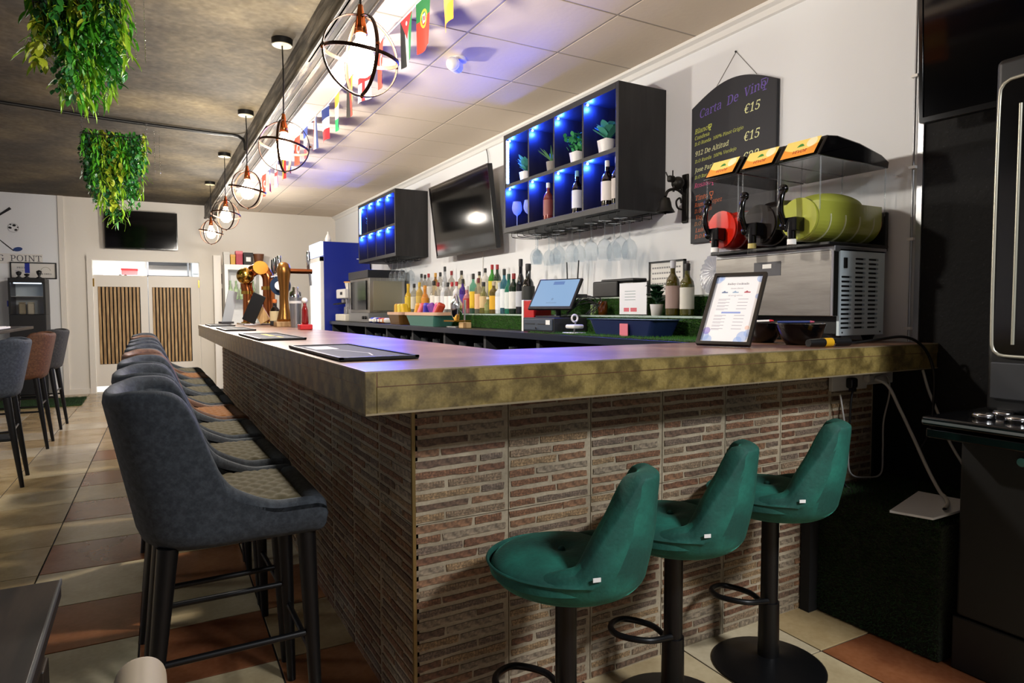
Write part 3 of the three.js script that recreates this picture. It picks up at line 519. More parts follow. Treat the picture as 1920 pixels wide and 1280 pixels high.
// ---------- stemware racks ----------
function rack(label, z, y, n, w = .3) {
  const r = thing('glass_rack', label, 'rack', [2.74, y, z], 'wire glass racks under the shelves'), G = [];
  for (let i = 0; i <= n; i++) { const zz = z - w / 2 + w * i / n; G.push(tube([[2.60, y - .002, zz], [2.60, y - .035, zz], [2.62, y - .04, zz - .012], [2.86, y - .04, zz - .012], [2.88, y - .035, zz], [2.88, y - .002, zz]], .0022, 24, 6), bar([2.60, y - .038, zz + .01], [2.88, y - .038, zz + .01], .0022, .0022, 6)); }
  mk('wire', G, M.blackMetal, r); mk('crossbar', [bar([2.62, y - .004, z - w / 2], [2.62, y - .004, z + w / 2], .003), bar([2.86, y - .004, z - w / 2], [2.86, y - .004, z + w / 2], .003)], M.blackMetal, r);
}
rack('black wire glass rack under the right end of the near shelf', -3.47, 1.865, 4, .36); rack('black wire glass rack under the middle of the near shelf', -3.97, 1.865, 4, .34); rack('black wire glass rack under the left end of the near shelf', -4.46, 1.865, 4, .36); rack('black wire glass rack under the far shelf', -7.62, 1.868, 5, .5);
const nth = ['first', 'second', 'third', 'fourth', 'fifth', 'sixth', 'seventh', 'eighth', 'ninth', 'tenth', 'eleventh', 'twelfth', 'thirteenth']; let gi = 0;
for (const [z, x, k] of [[-4.60, 2.82, 1.1], [-4.52, 2.77, 1.1], [-4.43, 2.82, 1.2], [-4.38, 2.67, 1.2], [-4.29, 2.79, 1.2], [-4.07, 2.68, 1.25], [-3.98, 2.8, 1.2], [-3.9, 2.68, 1.25], [-3.63, 2.65, 1.3], [-3.56, 2.79, 1.3], [-3.48, 2.65, 1.3], [-3.41, 2.8, 1.3], [-3.33, 2.66, 1.3]]) wineGlass(`upside-down wine glass under the near shelf, ${nth[gi++]} from its left end`, [x, 1.828, z], true, k, 'wine glasses hanging under the near shelf');
for (let i = 0; i < 6; i++) wineGlass(`upside-down wine glass under the far shelf, ${nth[i]} from its right end`, [2.66 + .14 * (i % 2), 1.828, -7.4 - i * .085], true, 1.2, 'wine glasses hanging under the far shelf');

// ---------- televisions ----------
function tv(label, w, h, pos, rot, extra) {
  const t = localThing('television', label, 'television', pos); t.rotation.set(...rot);
  mk('case', bb(-w / 2, w / 2, -h / 2, h / 2, -.045, -.004, .006), M.plastic, t);
  mk('bezel', ext(rrect(w, h, .006, 2), .01, .001, [rrect(w - .03, h - .035, .003, 2, 0, .004)]).translate(0, 0, -.006), M.blackGloss, t);
  mk('screen', bb(-w / 2 + .014, w / 2 - .014, -h / 2 + .02, h / 2 - .012, -.006, -.001), M.screen, t);
  mk('logo', bb(-.03, .03, -h / 2 + .005, -h / 2 + .012, .003, .005), M.grey, t);
  mk('wall_bracket', [bb(-.2, .2, -.12, .12, -.06, -.045), bb(-.05, .05, -.06, .06, -extra, -.06)], M.blackMetal, t); return t;
}
tv('flat black television tilted down on the wall between the two cube shelves', 1.39, .755, [2.745, 2.175, -5.95], [0, -Math.PI / 2, 0], .18).rotation.set(0, -Math.PI / 2, 0);
scene.children[scene.children.length - 1].rotation.set(.115, -Math.PI / 2, 0, 'YXZ');
tv('black television over the swing doors on the back wall', .965, .57, [-.01, 2.455, ZB + .13], [.03, 0, 0], .12);
tv('black television mounted high on the black wall', 1.25, .72, [2.80, 2.36, -.93], [0, 0, 0], .13);
scene.children[scene.children.length - 1].rotation.set(.06, -Math.PI / 2 + .06, 0, 'YXZ');
{ const w = thing('tv_cable', 'thin cable above the tilted television', 'cable', [2.94, 2.6, -5.7]); mk('cable', tube([[2.94, 2.8, -5.75], [2.93, 2.72, -5.7], [2.94, 2.64, -5.72], [2.9, 2.5, -5.75]], .004, 24, 6), M.darkGrey, w); }
{ const w = thing('tv_power_cable', 'white cable running down the wall below the tilted television', 'cable', [2.94, 1.4, -5.8]); mk('cable', bar([2.942, 1.3, -5.86], [2.942, 1.82, -5.84], .005), M.whitePaint, w); }

// ---------- chalkboard ----------
{
  const z0 = -2.985, z1 = -2.37, w = z1 - z0, y0 = 1.645, ys = 2.455, P = [];
  P.push([0, y0], [w, y0], [w, ys]); for (let i = 1; i < 20; i++) { const t = i / 20; P.push([w - w * t, ys + .095 * Math.sin(Math.PI * t)]); } P.push([0, ys]);
  const c = thing('chalkboard', 'black chalkboard wine list with arched top hanging on the white wall', 'sign', [2.93, y0, (z0 + z1) / 2]);
  mk('board', ext(P, .018, .002).rotateY(-Math.PI / 2).translate(XW - .004, 0, z0).scale(1, 1, 1), std(0x15161d, .6), c);
  const tex = canvasTex(700, 1024, (g, W, H) => {
    g.fillStyle = '#15161d'; g.fillRect(0, 0, W, H);
    const tx = (s, x, y, px, col, a = -.05) => { g.save(); g.translate(x, y); g.rotate(a); g.font = `italic ${px}px serif`; g.fillStyle = col; g.fillText(s, 0, 0); g.restore(); };
    const P = '#6a4fae', Y = '#c9d24e', L = '#e6e9a8', O = '#d2682a', K = '#c8407a';
    tx('Carta  De  Vino', 70, 190, 78, P, -.1);
    const cup = (x, y, s, col) => { g.strokeStyle = col; g.lineWidth = 5; g.beginPath(); g.moveTo(x - s, y - s); g.quadraticCurveTo(x - s, y + s * .6, x, y + s * .7); g.quadraticCurveTo(x + s, y + s * .6, x + s, y - s); g.lineTo(x - s, y - s); g.moveTo(x, y + s * .7); g.lineTo(x, y + s * 1.8); g.moveTo(x - s * .6, y + s * 1.8); g.lineTo(x + s * .6, y + s * 1.8); g.stroke(); };
    cup(610, 105, 24, P); cup(170, 262, 13, Y);
    tx('Blanco', 30, 285, 44, Y); tx('Condesa', 30, 325, 34, Y); tx('D.O Rueda  100% Pinot Grigio', 30, 365, 30, Y); tx('€15', 450, 255, 76, L);
    tx('912 De Altitud', 35, 435, 44, L); tx('D.O Rueda  100% Verdejo', 35, 482, 30, Y); tx('€15', 450, 425, 76, L);
    tx('Jose Pariente', 35, 545, 40, L); tx('D.O Rueda  100% Sauvignon', 35, 590, 30, Y); tx('€22', 440, 555, 80, L);
    tx('Rosado', 30, 650, 44, K); cup(200, 628, 13, K); tx('€15', 445, 650, 56, K);
    tx('Tinto', 40, 735, 46, O); cup(190, 710, 15, O); tx('Ramon Lopez', 35, 780, 38, O); tx('D.O Rioja', 35, 822, 36, O); tx('Vega', 45, 866, 40, O); tx('D.O Ribera', 35, 908, 36, '#c0844a'); tx('Luis Canas', 45, 952, 38, O); tx('D.O Rioja', 40, 995, 36, O);
  });
  const wr = mk('writing', new THREE.PlaneGeometry(1, 1), std(0xffffff, .6, 0, { map: tex }), c);
  { const Q = []; for (const p of P) Q.push([lerp(.006, w - .006, p[0] / w), p[1] - (p[1] > ys ? .006 : 0) + (p[1] === y0 ? .006 : 0)]); const g = norm(new THREE.ShapeGeometry(new THREE.Shape(Q.map(p => new THREE.Vector2(...p))))); const u = g.attributes.uv, pp = g.attributes.position; for (let i = 0; i < u.count; i++) u.setXY(i, pp.getX(i) / w, (pp.getY(i) - y0) / .905); g.rotateY(-Math.PI / 2).translate(XW - .0245 - c._b[0], -c._b[1], z0 - c._b[2]); wr.geometry = g; }
  const cord = thing('chalkboard_string', 'thin string holding the chalkboard from a nail', 'string', [2.94, 2.69, -2.667]);
  mk('string', [bar([XW - .0025, 2.531, -2.82], [XW - .0025, 2.695, -2.667], .0015, .0015, 5), bar([XW - .0025, 2.526, -2.52], [XW - .0025, 2.695, -2.667], .0015, .0015, 5)], M.rope, cord); mk('nail', sph(.006, XW - .006, 2.695, -2.667, 8), M.darkGrey, cord);
}
// ---------- bell ----------
{
  const b = thing('wall_bell', 'dark cast iron bell with a bull figure on the wall beside the shelf', 'bell', [2.9, 1.83, -3.08]), z = -3.05, m = std(0x2b2a26, .45, .7);
  mk('wall_plate', bb(2.935, 2.95, 1.78, 2.08, z - .025, z + .025, .006), m, b);
  mk('arm', tube([[2.94, 1.95, z], [2.87, 1.98, z], [2.8, 1.965, z], [2.78, 1.93, z]], .009, 24, 8), m, b); mk('scroll', tube([[2.93, 1.86, z], [2.88, 1.87, z], [2.87, 1.91, z], [2.9, 1.93, z], [2.91, 1.9, z]], .006, 24, 8), m, b);
  mk('bull', [sph(.04, 2.88, 2.02, z, 14).scale(1, 1, 1), bb(2.84, 2.92, 2.0, 2.045, z - .02, z + .02, .018, 3), bb(2.8, 2.85, 2.02, 2.06, z - .016, z + .016, .012, 3), bar([2.82, 2.05, z - .02], [2.81, 2.085, z - .03], .004), bar([2.82, 2.05, z + .02], [2.81, 2.085, z + .03], .004), bar([2.85, 2.0, z], [2.845, 1.965, z], .007), bar([2.91, 2.0, z], [2.915, 1.965, z], .007)], m, b);
  mk('bell_cup', lathe([[.01, .09], [.026, .085], [.034, .06], [.04, .03], [.056, .004], [.06, 0], [.056, 0], [.036, .03], [.03, .06], [.0, .08]], 2.78, 1.835, z, 24), m, b); mk('clapper', sph(.01, 2.78, 1.832, z, 10), m, b);
}

// ---------- back counter ----------
const BT = 1.085, BF = 2.3;
function bladesOn(parent, n, f, len, mat, b) {   // turf tufts, f() -> [x, y, z, nx, ny, nz] in world coordinates
  const g = new THREE.ConeGeometry(.0016, len, 3).translate(0, len / 2, 0), im = new THREE.InstancedMesh(g, mat, n), q = new THREE.Quaternion(), m = new THREE.Matrix4(), c = new THREE.Color();
  for (let i = 0; i < n; i++) {
    const [x, y, z, nx, ny, nz] = f(); q.setFromUnitVectors(V(0, 1, 0), V(nx + rnd(-.55, .55), ny + rnd(-.55, .55), nz + rnd(-.55, .55)).normalize());
    m.compose(V(x - b[0], y - b[1], z - b[2]), q, V(1, rnd(.6, 1.3), 1)); im.setMatrixAt(i, m); im.setColorAt(i, c.setRGB(rnd(.5, 1.3), rnd(.7, 1.3), rnd(.4, 1)));
  }
  im.name = 'turf'; im.userData.kind = 'stuff'; parent.add(im);
}
{
  const b = thing('back_counter', 'long black back counter with open bays along the white wall', 'counter', [2.6, 0, -5.8]);
  mk('worktop', bb(BF, XW - .002, BT - .045, BT, -9.45, -2.14, .004), M.black, b);
  mk('front_edge', bb(BF - .004, BF + .001, BT - .043, BT - .002, -9.45, -2.14), metric(std(0x1c2333, .3)), b);
  mk('plinth', bb(BF + .06, XW - .01, 0, .1, -9.4, -2.2), M.blackMat, b); mk('back_board', bb(XW - .03, XW - .01, .1, BT - .045, -9.4, -2.2), M.blackMat, b);
  for (let z = -9.4; z <= -2.2; z += .8) mk('bay_panel', bb(BF + .03, XW - .03, .1, BT - .045, z - .02, z + .02), M.darkGrey, b);
  mk('shelf_board', bb(BF + .05, XW - .03, .55, .58, -9.38, -2.22), M.darkGrey, b); mk('shelf_board', bb(BF + .05, XW - .03, .82, .835, -9.38, -2.22), M.darkGrey, b);
  for (let i = 0; i < 14; i++) { const z = -7.9 + i * .3; const fz = (z + 9.4) % .8; if (fz < .09 || fz > .71) continue; const g = localThing('tumbler', 'clear tumbler standing in the open bays of the back counter', 'glass', [BF + .12, .836, z], 0, 'tumblers in the back counter bays'); mk('glass', lathe([[0, 0], [.03, 0], [.036, .13], [.034, .13], [.028, .006], [0, .006]], 0, 0, 0, 20), M.gobletGlass, g); }
  // grass covered bottle steps
  const st = thing('bottle_step', 'two-tier bottle step covered in artificial grass on the back counter', 'display step', [2.78, BT, -5]);
  mk('lower_tier', bb(2.6, XW - .003, BT + .001, 1.205, -7.4, -2.46), M.grass, st); mk('upper_tier', bb(2.77, XW - .003, 1.205, 1.325, -7.4, -2.46), M.grass, st);
  mk('lip_strip', bb(2.592, 2.606, 1.196, 1.208, -7.4, -2.46), std(0xa9bdb2, .4), st); mk('lip_strip', bb(2.762, 2.776, 1.318, 1.328, -7.4, -2.46), std(0x9fae9f, .4), st);
  bladesOn(st, 9000, () => rnd() < .6 ? [2.6, rnd(BT, 1.198), rnd(-5.8, -2.46), -1, .3, 0] : [2.77, rnd(1.21, 1.318), rnd(-4.2, -2.46), -1, .3, 0], .02, M.blade, st._b);
  const gm = thing('grass_mat', 'strip of artificial grass lying on the back counter in front of the tray', 'mat', [2.45, BT, -2.9]);
  mk('mat', bb(2.31, 2.598, BT + .001, BT + .008, -3.9, -2.16), M.grass, gm); bladesOn(gm, 4000, () => [rnd(2.31, 2.595), BT + .006, rnd(-3.9, -2.16), 0, 1, 0], .014, M.blade, gm._b);
}
const Y1 = 1.2055, Y2 = 1.3255, gb = 'bottles on the grass step';
const frontRow = [
  ['purple bottle with dark cap on the lower grass step', -5.733, 'spirit', .33, .036, 0x3b1f7a, 0x4a2c94, 0x1b1712],
  ['pink gin bottle with red label on the lower grass step', -5.64, 'squat', .26, .04, 0xb0707a, 0xa8323a, 0xd8d4d4],
  ['pale green bottle with tall yellow label on the lower step', -5.503, 'spirit', .37, .036, 0x9fd0bb, 0xd8b51e, 0x2a2a26, 1],
  ['clear bottle with peach label and red cap on the lower step', -5.395, 'spirit', .325, .036, 0xd9d4c2, 0xdcb48c, 0x6a2420, 1],
  ['olive bottle with cream label and dark cap on the lower step', -5.29, 'squat', .285, .038, 0x6d6a30, 0xd0b684, 0x1c1a16],
  ['short olive green jar among the bottles on the lower step', -5.2, 'squat', .15, .034, 0x6b7440, 0x7f8850, 0xd8d6cc],
  ['bottle with bright yellow label left of the white bottles', -5.09, 'spirit', .285, .041, 0x5a4a18, 0xd9a516, 0xb7a88a],
  ['white frosted bottle with silver label on the lower step', -4.985, 'spirit', .27, .038, 0xcfd6da, 0xe0e4e8, 0xb6bcc0],
  ['pale blue bottle with black cap on the lower step', -4.9, 'spirit', .38, .036, 0x7fb8c8, 0xdfe4e6, 0x17181a, 1],
  ['teal green bottle with white label on the lower step', -4.82, 'wine', .335, .037, 0x0f6a52, 0xd6dcd8, 0x0d4a3e],
  ['dark wine bottle with red cap and white label on the lower step', -4.735, 'spirit', .335, .041, 0x0d2412, 0xdcdcd8, 0x8a1c1c],
  ['tall dark bottle with silver shoulder beside the payment terminal', -4.62, 'tall', .445, .042, 0x14161c, 0xb9bcc4, 0x14141a],
  ['wide black bottle next to the payment tablet', -4.50, 'squat', .4, .052, 0x0c0d0c, 0x1a1c18, 0x0c0c0c],
  ['yellow bottle at the far end of the lower step', -7.226, 'squat', .335, .042, 0xc79f14, 0xd8b82a, 0xcaa41e],
  ['clear bottle with dark cap at the far end of the lower step', -7.037, 'spirit', .33, .04, 0xd8d6cc, 0xcfc9b6, 0x20201c, 1],
  ['gold labelled bottle near the far end of the lower step', -6.871, 'spirit', .34, .04, 0xb99a4a, 0xc9aa4c, 0xc8a83a],
  ['orange bottle near the snack basket on the lower step', -6.706, 'squat', .3, .042, 0xc67a1c, 0xd48a24, 0xd08a20],
  ['clear square bottle with wide dark cap on the lower step', -6.456, 'squat', .34, .042, 0xdcd9d0, 0xe0dcd2, 0x231f1a, 1],
  ['clear bottle with dark red cap behind the snack basket', -6.341, 'spirit', .32, .038, 0xdedbd4, 0xe6e2dc, 0x8a1c24, 1],
  ['silver bottle behind the snack basket', -6.188, 'spirit', .32, .038, 0xc9ccce, 0xd8dadc, 0xb8bcc0],
  ['clear bottle with black cap behind the steel press', -6.09, 'spirit', .31, .038, 0xdedcd8, 0xe8e6e2, 0x181816, 1],
  ['clear bottle with bright red cap behind the steel press', -5.985, 'spirit', .31, .038, 0xe0dedb, 0xf0eeea, 0xb0202a, 1],
  ['white labelled bottle with red cap right of the steel press', -5.875, 'spirit', .31, .038, 0xdcdada, 0xeceae8, 0xa82630],
];
for (const [l, z, t, h, r, g, la, ca, cl2] of frontRow) bottle(l, [2.67, Y1, z], t, h, r, g, la, ca, cl2, gb);
const backRow = [
  ['cream bottle with dark cap on the upper step', -5.717, 'spirit', .285, .036, 0xc9bd9c, 0xd8cdb0, 0x2b221c],
  ['white bottle with tall black cap on the upper step', -5.59, 'spirit', .31, .036, 0xd9d6ce, 0xe2dfd8, 0x211f1c],
  ['bright green bottle with red cap on the upper step', -5.447, 'wine', .335, .037, 0x2f8a1e, 0xd8c11e, 0xa81c22],
  ['dark green bottle with red top on the upper step', -5.345, 'wine', .33, .037, 0x1f3a22, 0xd7cfa6, 0x9a2226],
  ['clear bottle with black cap at the far end of the upper step', -7.24, 'spirit', .335, .038, 0xdcdad4, 0xe4e2dc, 0x20201c, 1],
  ['smaller clear bottle with dark cap on the upper step', -7.13, 'spirit', .32, .037, 0xd8d6d0, 0xdedbd4, 0x24221e, 1],
  ['clear bottle with red cap at the far end of the upper step', -7.02, 'spirit', .328, .037, 0xdcd9d4, 0xe8e4de, 0xa02028, 1],
  ['whisky bottle with yellow cap on the upper step', -6.815, 'spirit', .325, .037, 0xc8a25e, 0xe0c890, 0xd09a3a, 1],
  ['clear bottle with black cap in the middle of the upper step', -6.679, 'spirit', .325, .037, 0xdedcd6, 0xe6e4de, 0x1c1e20, 1],
  ['tallest bottle with black and silver cap on the upper step', -6.553, 'tall', .38, .037, 0xdcdee0, 0xe6e8ea, 0x2a2c2e, 1],
  ['clear bottle with dark red cap on the upper step', -6.377, 'spirit', .325, .037, 0xdcd8d2, 0xe6e2da, 0x8e1a20, 1],
  ['clear bottle with brown cap on the upper step', -6.127, 'spirit', .315, .037, 0xd6d0c0, 0xd9ceb0, 0x2a241e, 1],
];
for (const [l, z, t, h, r, g, la, ca, cl2] of backRow) bottle(l, [2.84, Y2, z], t, h, r, g, la, ca, cl2, gb);
bottle('white wine bottle with pale capsule and photo label beside the leafy plant', [2.67, Y1, -2.86], 'wine', .318, .041, 0x4a4210, 0xa89088, 0xc9ccd4, 0, gb);
bottle('white wine bottle with black capsule and white label near the slush machine', [2.67, Y1, -2.745], 'wine', .295, .04, 0x4a4a10, 0xd8d6ca, 0x161412, 0, gb);

// till, tablet and small things
{
  const d = thing('cash_drawer', 'dark grey cash drawer under the tablet on the back counter', 'cash drawer', [2.5, BT, -3.78]);
  mk('body', bb(2.325, 2.59, BT + .009, 1.19, -3.99, -3.59, .004), M.plastic, d); mk('drawer_front', bb(2.318, 2.328, BT + .02, 1.18, -3.975, -3.605, .003), std(0x3c4654, .4), d);
  mk('slot', [bb(2.316, 2.32, 1.145, 1.15, -3.95, -3.82), bb(2.316, 2.32, 1.145, 1.15, -3.78, -3.68)], M.black, d); mk('lock', new THREE.CylinderGeometry(.008, .008, .008, 14).rotateZ(Math.PI / 2).translate(2.316, 1.12, -3.80), M.chrome, d); mk('sticker', bb(2.3165, 2.319, 1.145, 1.175, -3.68, -3.63), M.paper, d);
  const t = localThing('payment_tablet', 'glowing touchscreen tablet on a stand above the cash drawer', 'tablet', [2.46, 1.19, -3.79]); t.rotation.set(0, -Math.PI / 2 + .4, 0);
  mk('stand', [bb(-.1, .1, .0, .012, -.09, .09, .004), bar([0, .01, -.05], [0, .14, -.02], .02)], M.plastic, t);
  const scr = canvasTex(400, 280, (g, W, H) => { g.fillStyle = '#9cc4ee'; g.fillRect(0, 0, W, H); g.fillStyle = '#6f94d0'; g.fillRect(150, 18, 110, 34); g.fillStyle = '#88a9cf'; g.font = 'bold 24px sans-serif'; g.fillText('welcome', 150, 250); g.beginPath(); g.arc(200, 205, 12, 0, 7); g.fill(); });
  const sl = new THREE.Group(); const tilt = g => g.rotateX(-.62).translate(0, .165, .0);
  mk('case', tilt(bb(-.18, .18, -.13, .13, -.02, 0, .008)), M.black, t); mk('screen', tilt(new THREE.PlaneGeometry(.325, .225).translate(0, .004, .0012)), new THREE.MeshStandardMaterial({ color: 0x111111, roughness: .2, emissive: 0xffffff, emissiveMap: scr, emissiveIntensity: .75 }), t);
  const rl = new THREE.RectAreaLight(0x9cc4ee, .5, .32, .22); rl.position.set(0, .175, .02); rl.rotation.set(-.62 + Math.PI, 0, 0); t.add(rl);
  const r = thing('red_carton', 'red and white carton left of the tablet', 'box', [2.5, BT, -4.08]); mk('carton', bb(2.43, 2.58, BT + .001, 1.31, -4.16, -4.02, .004), M.red, r); mk('carton_end', bb(2.425, 2.58, BT + .001, 1.315, -4.185, -4.16, .003), M.paper, r);
  const cr = thing('card_reader', 'small white card reader on a stand beside the cash drawer', 'card reader', [2.37, BT, -3.42]); mk('base', bb(2.33, 2.43, BT + .009, 1.10, -3.5, -3.38, .006), M.whitePaint, cr); mk('arm', bar([2.38, 1.1, -3.44], [2.37, 1.17, -3.41], .006), M.grey, cr); mk('head', bb(2.33, 2.41, 1.125, 1.15, -3.47, -3.37, .01), M.whitePaint, cr); mk('cup_holder', new THREE.TorusGeometry(.022, .006, 8, 20).translate(2.37, 1.19, -3.42), M.whitePaint, cr);
  const w = thing('terminal_cables', 'tangle of thin dark cables behind the tablet', 'cable', [2.55, 1.25, -3.55]); const tg = []; for (let i = 0; i < 6; i++) tg.push(tube([[2.5, 1.2 + rnd(0, .03), -3.7], [2.56, 1.27 + rnd(0, .08), -3.6 + rnd(-.05, .05)], [2.62, 1.3 + rnd(-.05, .03), -3.52 + rnd(-.06, .06)], [2.58, 1.215, -3.55 + rnd(-.06, .06)]], .003, 24, 5)); mk('cable', tg, M.plastic, w);
  const tr = thing('plastic_tray', 'dark blue plastic tub with a pink note on its side', 'tub', [2.46, BT, -2.98]); const q = (s, y) => rrect(.2 * s, .62 * s, .04).map(p => [p[0], p[1]]);
  const wall = (s0, y0, s1, y1) => { const a = rrect(.2 * s0, .6 * s0, .035), b2 = rrect(.2 * s1, .6 * s1, .035), n = a.length; return surf(n, 1, (u, v) => { const i = Math.round(u * n) % n, p = v ? b2[i] : a[i]; return [2.47 + p[0], v ? y1 : y0, -2.98 + p[1]]; }); };
  mk('tub', [wall(.86, BT + .01, 1, 1.185), wall(.94, 1.183, .82, BT + .016), bb(2.39, 2.55, BT + .009, BT + .016, -3.22, -2.74)], std(0x1d2a52, .35), tr); mk('rim', wall(.94, 1.184, 1.08, 1.188), std(0x6f86b4, .4), tr); mk('note', bb(2.362, 2.366, 1.095, 1.165, -2.96, -2.89).rotateZ(0), M.pink, tr);
  const a = thing('sign_holder', 'clear acrylic stand holding a white notice on the grass step', 'sign', [2.65, Y1, -3.2]);
  const nt = canvasTex(300, 240, (g, W, H) => { g.fillStyle = '#eceef2'; g.fillRect(0, 0, W, H); g.fillStyle = '#9aa'; for (let i = 0; i < 4; i++) g.fillRect(60, 60 + i * 22, 120, 5); g.fillStyle = '#d86a76'; g.fillRect(50, 190, 60, 30); g.fillRect(125, 190, 70, 30); });
  mk('holder', [bb(2.655, 2.659, Y1 + .002, 1.415, -3.335, -3.06), bb(2.615, 2.695, Y1, Y1 + .004, -3.335, -3.06)], M.acrylic, a); mk('notice', new THREE.PlaneGeometry(.26, .195).rotateY(-Math.PI / 2).translate(2.6535, 1.312, -3.197), std(0xffffff, .6, 0, { map: nt }), a);
  const p = localThing('leafy_plant', 'round-leaved plant in a white pot beside the wine bottles', 'plant', [2.66, Y1, -2.985]); mk('pot', lathe([[0, 0], [.03, 0], [.04, .07], [.036, .07], [0, .06]], 0, 0, 0, 20), M.potWhite, p); const L = []; for (let i = 0; i < 15; i++) L.push(surf(6, 4, (u, v) => { const r2 = .034 * Math.sin(Math.PI * Math.min(1, u * .98 + .02)) ** .6; return [.075 * u, .03 * Math.sin(u * 2) - .02 * u * u, (v - .5) * 2 * r2]; }).rotateZ(rnd(.1, 1.0)).rotateY(i * 2.4).translate(0, .07 + .006 * i, 0)); mk('foliage', L, M.leafDark, p);
  const f = thing('framed_notice', 'black framed notice leaning on the wall behind the wine bottles', 'frame', [2.9, Y2, -3.18]); const ft = canvasTex(360, 160, (g, W, H) => { g.fillStyle = '#e9e7e2'; g.fillRect(0, 0, W, H); g.fillStyle = '#8a8a8a'; for (let i = 0; i < 5; i++) for (let x = 20; x < 330; x += 26) g.fillRect(x, 22 + i * 26, 20, 8); });
  mk('frame', [bb(2.9, 2.92, 1.327, 1.555, -3.335, -3.325), bb(2.9, 2.92, 1.327, 1.555, -3.02, -3.01), bb(2.9, 2.92, 1.545, 1.555, -3.335, -3.01), bb(2.9, 2.92, 1.327, 1.337, -3.335, -3.01)], M.black, f); mk('sheet', new THREE.PlaneGeometry(.305, .21).rotateY(-Math.PI / 2).translate(2.908, 1.441, -3.172), std(0xffffff, .6, 0, { map: ft }), f);
  const k = thing('black_printer', 'black receipt printer on the upper grass step', 'printer', [2.85, Y2, -3.6]); mk('body', bb(2.785, 2.92, Y2 + .001, 1.44, -3.8, -3.52, .012, 3), M.black, k); mk('cover', bb(2.8, 2.92, 1.43, 1.452, -3.72, -3.37, .008), M.plastic, k); mk('side_unit', bb(2.8, 2.92, Y2 + .001, 1.43, -3.51, -3.37, .01), M.blackGloss, k);
  const c1 = thing('drink_can', 'small green and white can on the lower grass step', 'can', [2.65, Y1, -3.6]); mk('can', cyl(.021, .021, .07, 2.65, Y1, -3.6, 20), std(0x9fbf7a, .4), c1); mk('can_top', cyl(.018, .021, .005, 2.65, Y1 + .07, -3.6, 20), M.steelSoft, c1);
  const c2 = thing('amber_glass', 'amber glass jar on the lower grass step', 'jar', [2.66, Y1, -3.51]); mk('jar', lathe([[0, 0], [.032, 0], [.036, .05], [.03, .095], [.027, .095], [.03, .01], [0, .008]], 2.66, Y1, -3.51, 20), glassM(0x5a2c06), c2);
  const rt = thing('wifi_router', 'router with two black antennas behind the tablet', 'router', [2.87, Y2, -4.15]); mk('body', bb(2.8, 2.92, Y2 + .001, 1.36, -4.28, -4.04, .008), M.plastic, rt); mk('antenna', bar([2.86, 1.36, -4.22], [2.86, 1.61, -4.235], .006, .005), M.black, rt); mk('antenna', bar([2.86, 1.36, -4.1], [2.86, 1.615, -4.075], .006, .005), M.black, rt);
  const dp = thing('glass_plate', 'round cut-glass plate leaning against the wall beside the slush machine', 'plate', [2.9, Y2, -2.75]); const G = [surf(56, 5, (u, v) => { const a2 = u * Math.PI * 2, r2 = .135 * (v ** .9) * (1 + .02 * Math.cos(a2 * 14)); return [.018 * v * v + .006 * Math.cos(a2 * 28) * v, Math.cos(a2) * r2, Math.sin(a2) * r2]; }).rotateZ(-.2).translate(2.885, 1.466, -2.74)]; mk('plate', G, phy(0xb9bcc6, { transmission: .35, roughness: .22, thickness: 0 }), dp);
  // snacks and appliances towards the far end
  const snack = (label, pos, cols, wl, ww, tone, place) => { const s = localThing('snack_basket', label, 'basket', pos); const wl2 = (k, y) => rrect(ww * k, wl * k, .04); const A = wl2(.8), B = wl2(1), n = A.length; mk('basket', [surf(n, 1, (u, v) => { const i = Math.round(u * n) % n, p2 = v ? B[i] : A[i]; return [p2[0], v ? .13 : .002, p2[1]]; }), bb(-ww * .38, ww * .38, .001, .006, -wl * .38, wl * .38)], phy(tone, { roughness: .3, transmission: .25, thickness: 0 }), s); mk('rim', surf(n, 1, (u, v) => { const i = Math.round(u * n) % n, p2 = B[i]; return [p2[0] * 1.02, v ? .135 : .105, p2[1] * 1.01]; }), std(0xcaa48a, .5), s); cols.forEach(([c, cn], i) => { const k = localThing('snack_packet', cn + ' snack packet standing ' + place, 'packet', [pos[0] + rnd(-.06, .06), pos[1] + .1, pos[2] + (.5 - i / (cols.length - 1)) * wl * .78], rnd(-.4, .4), 'snack packets on the back counter'); mk('packet', new RoundedBoxGeometry(.075, .12, .06, 2, .022).rotateX(rnd(-.35, .35)).rotateZ(rnd(-.4, .4)).translate(0, .065, 0), plainM(c), k); mk('seal', bb(-.03, .03, .11, .122, -.003, .003), plainM(0xe8e4dc), k); }); };
  snack('teal plastic basket heaped with bright snack packets', [2.44, BT, -6.0], [[0xb03a20, 'rust red'], [0xc23a7a, 'magenta'], [0x7a3a9a, 'purple'], [0x4a3fb0, 'violet blue'], [0x8a6ad0, 'lilac'], [0xd0505a, 'coral red'], [0xe0a03a, 'amber'], [0xd86a1c, 'orange']], .82, .24, 0x4f8478, 'in the teal basket');
  snack('brown basket of yellow packets left of the teal basket', [2.46, BT, -6.82], [[0xd8b01c, 'yellow'], [0xe0c84a, 'pale yellow'], [0xc99a14, 'mustard'], [0xb88a20, 'ochre']], .42, .24, 0x6a4a20, 'in the brown basket');
  [[0x2a4ab8, 'blue'], [0xdcd8d4, 'white'], [0x1c2f8a, 'navy'], [0xb83a2a, 'red'], [0xd8803a, 'orange'], [0xe8e4e0, 'silver white']].forEach(([c, n], i) => { const k = localThing('snack_packet', n + ' snack packet lying loose in front of the steel oven', 'packet', [2.42, BT, -7.74 + i * .105], rnd(-.3, .3), 'snack packets on the back counter'); mk('packet', new RoundedBoxGeometry(.1, .06, .09, 2, .025).rotateX(rnd(-.2, .2)).translate(0, .035, 0), plainM(c), k); mk('seal', bb(-.052, -.044, .02, .05, -.04, .04), plainM(0xe8e4dc), k); });
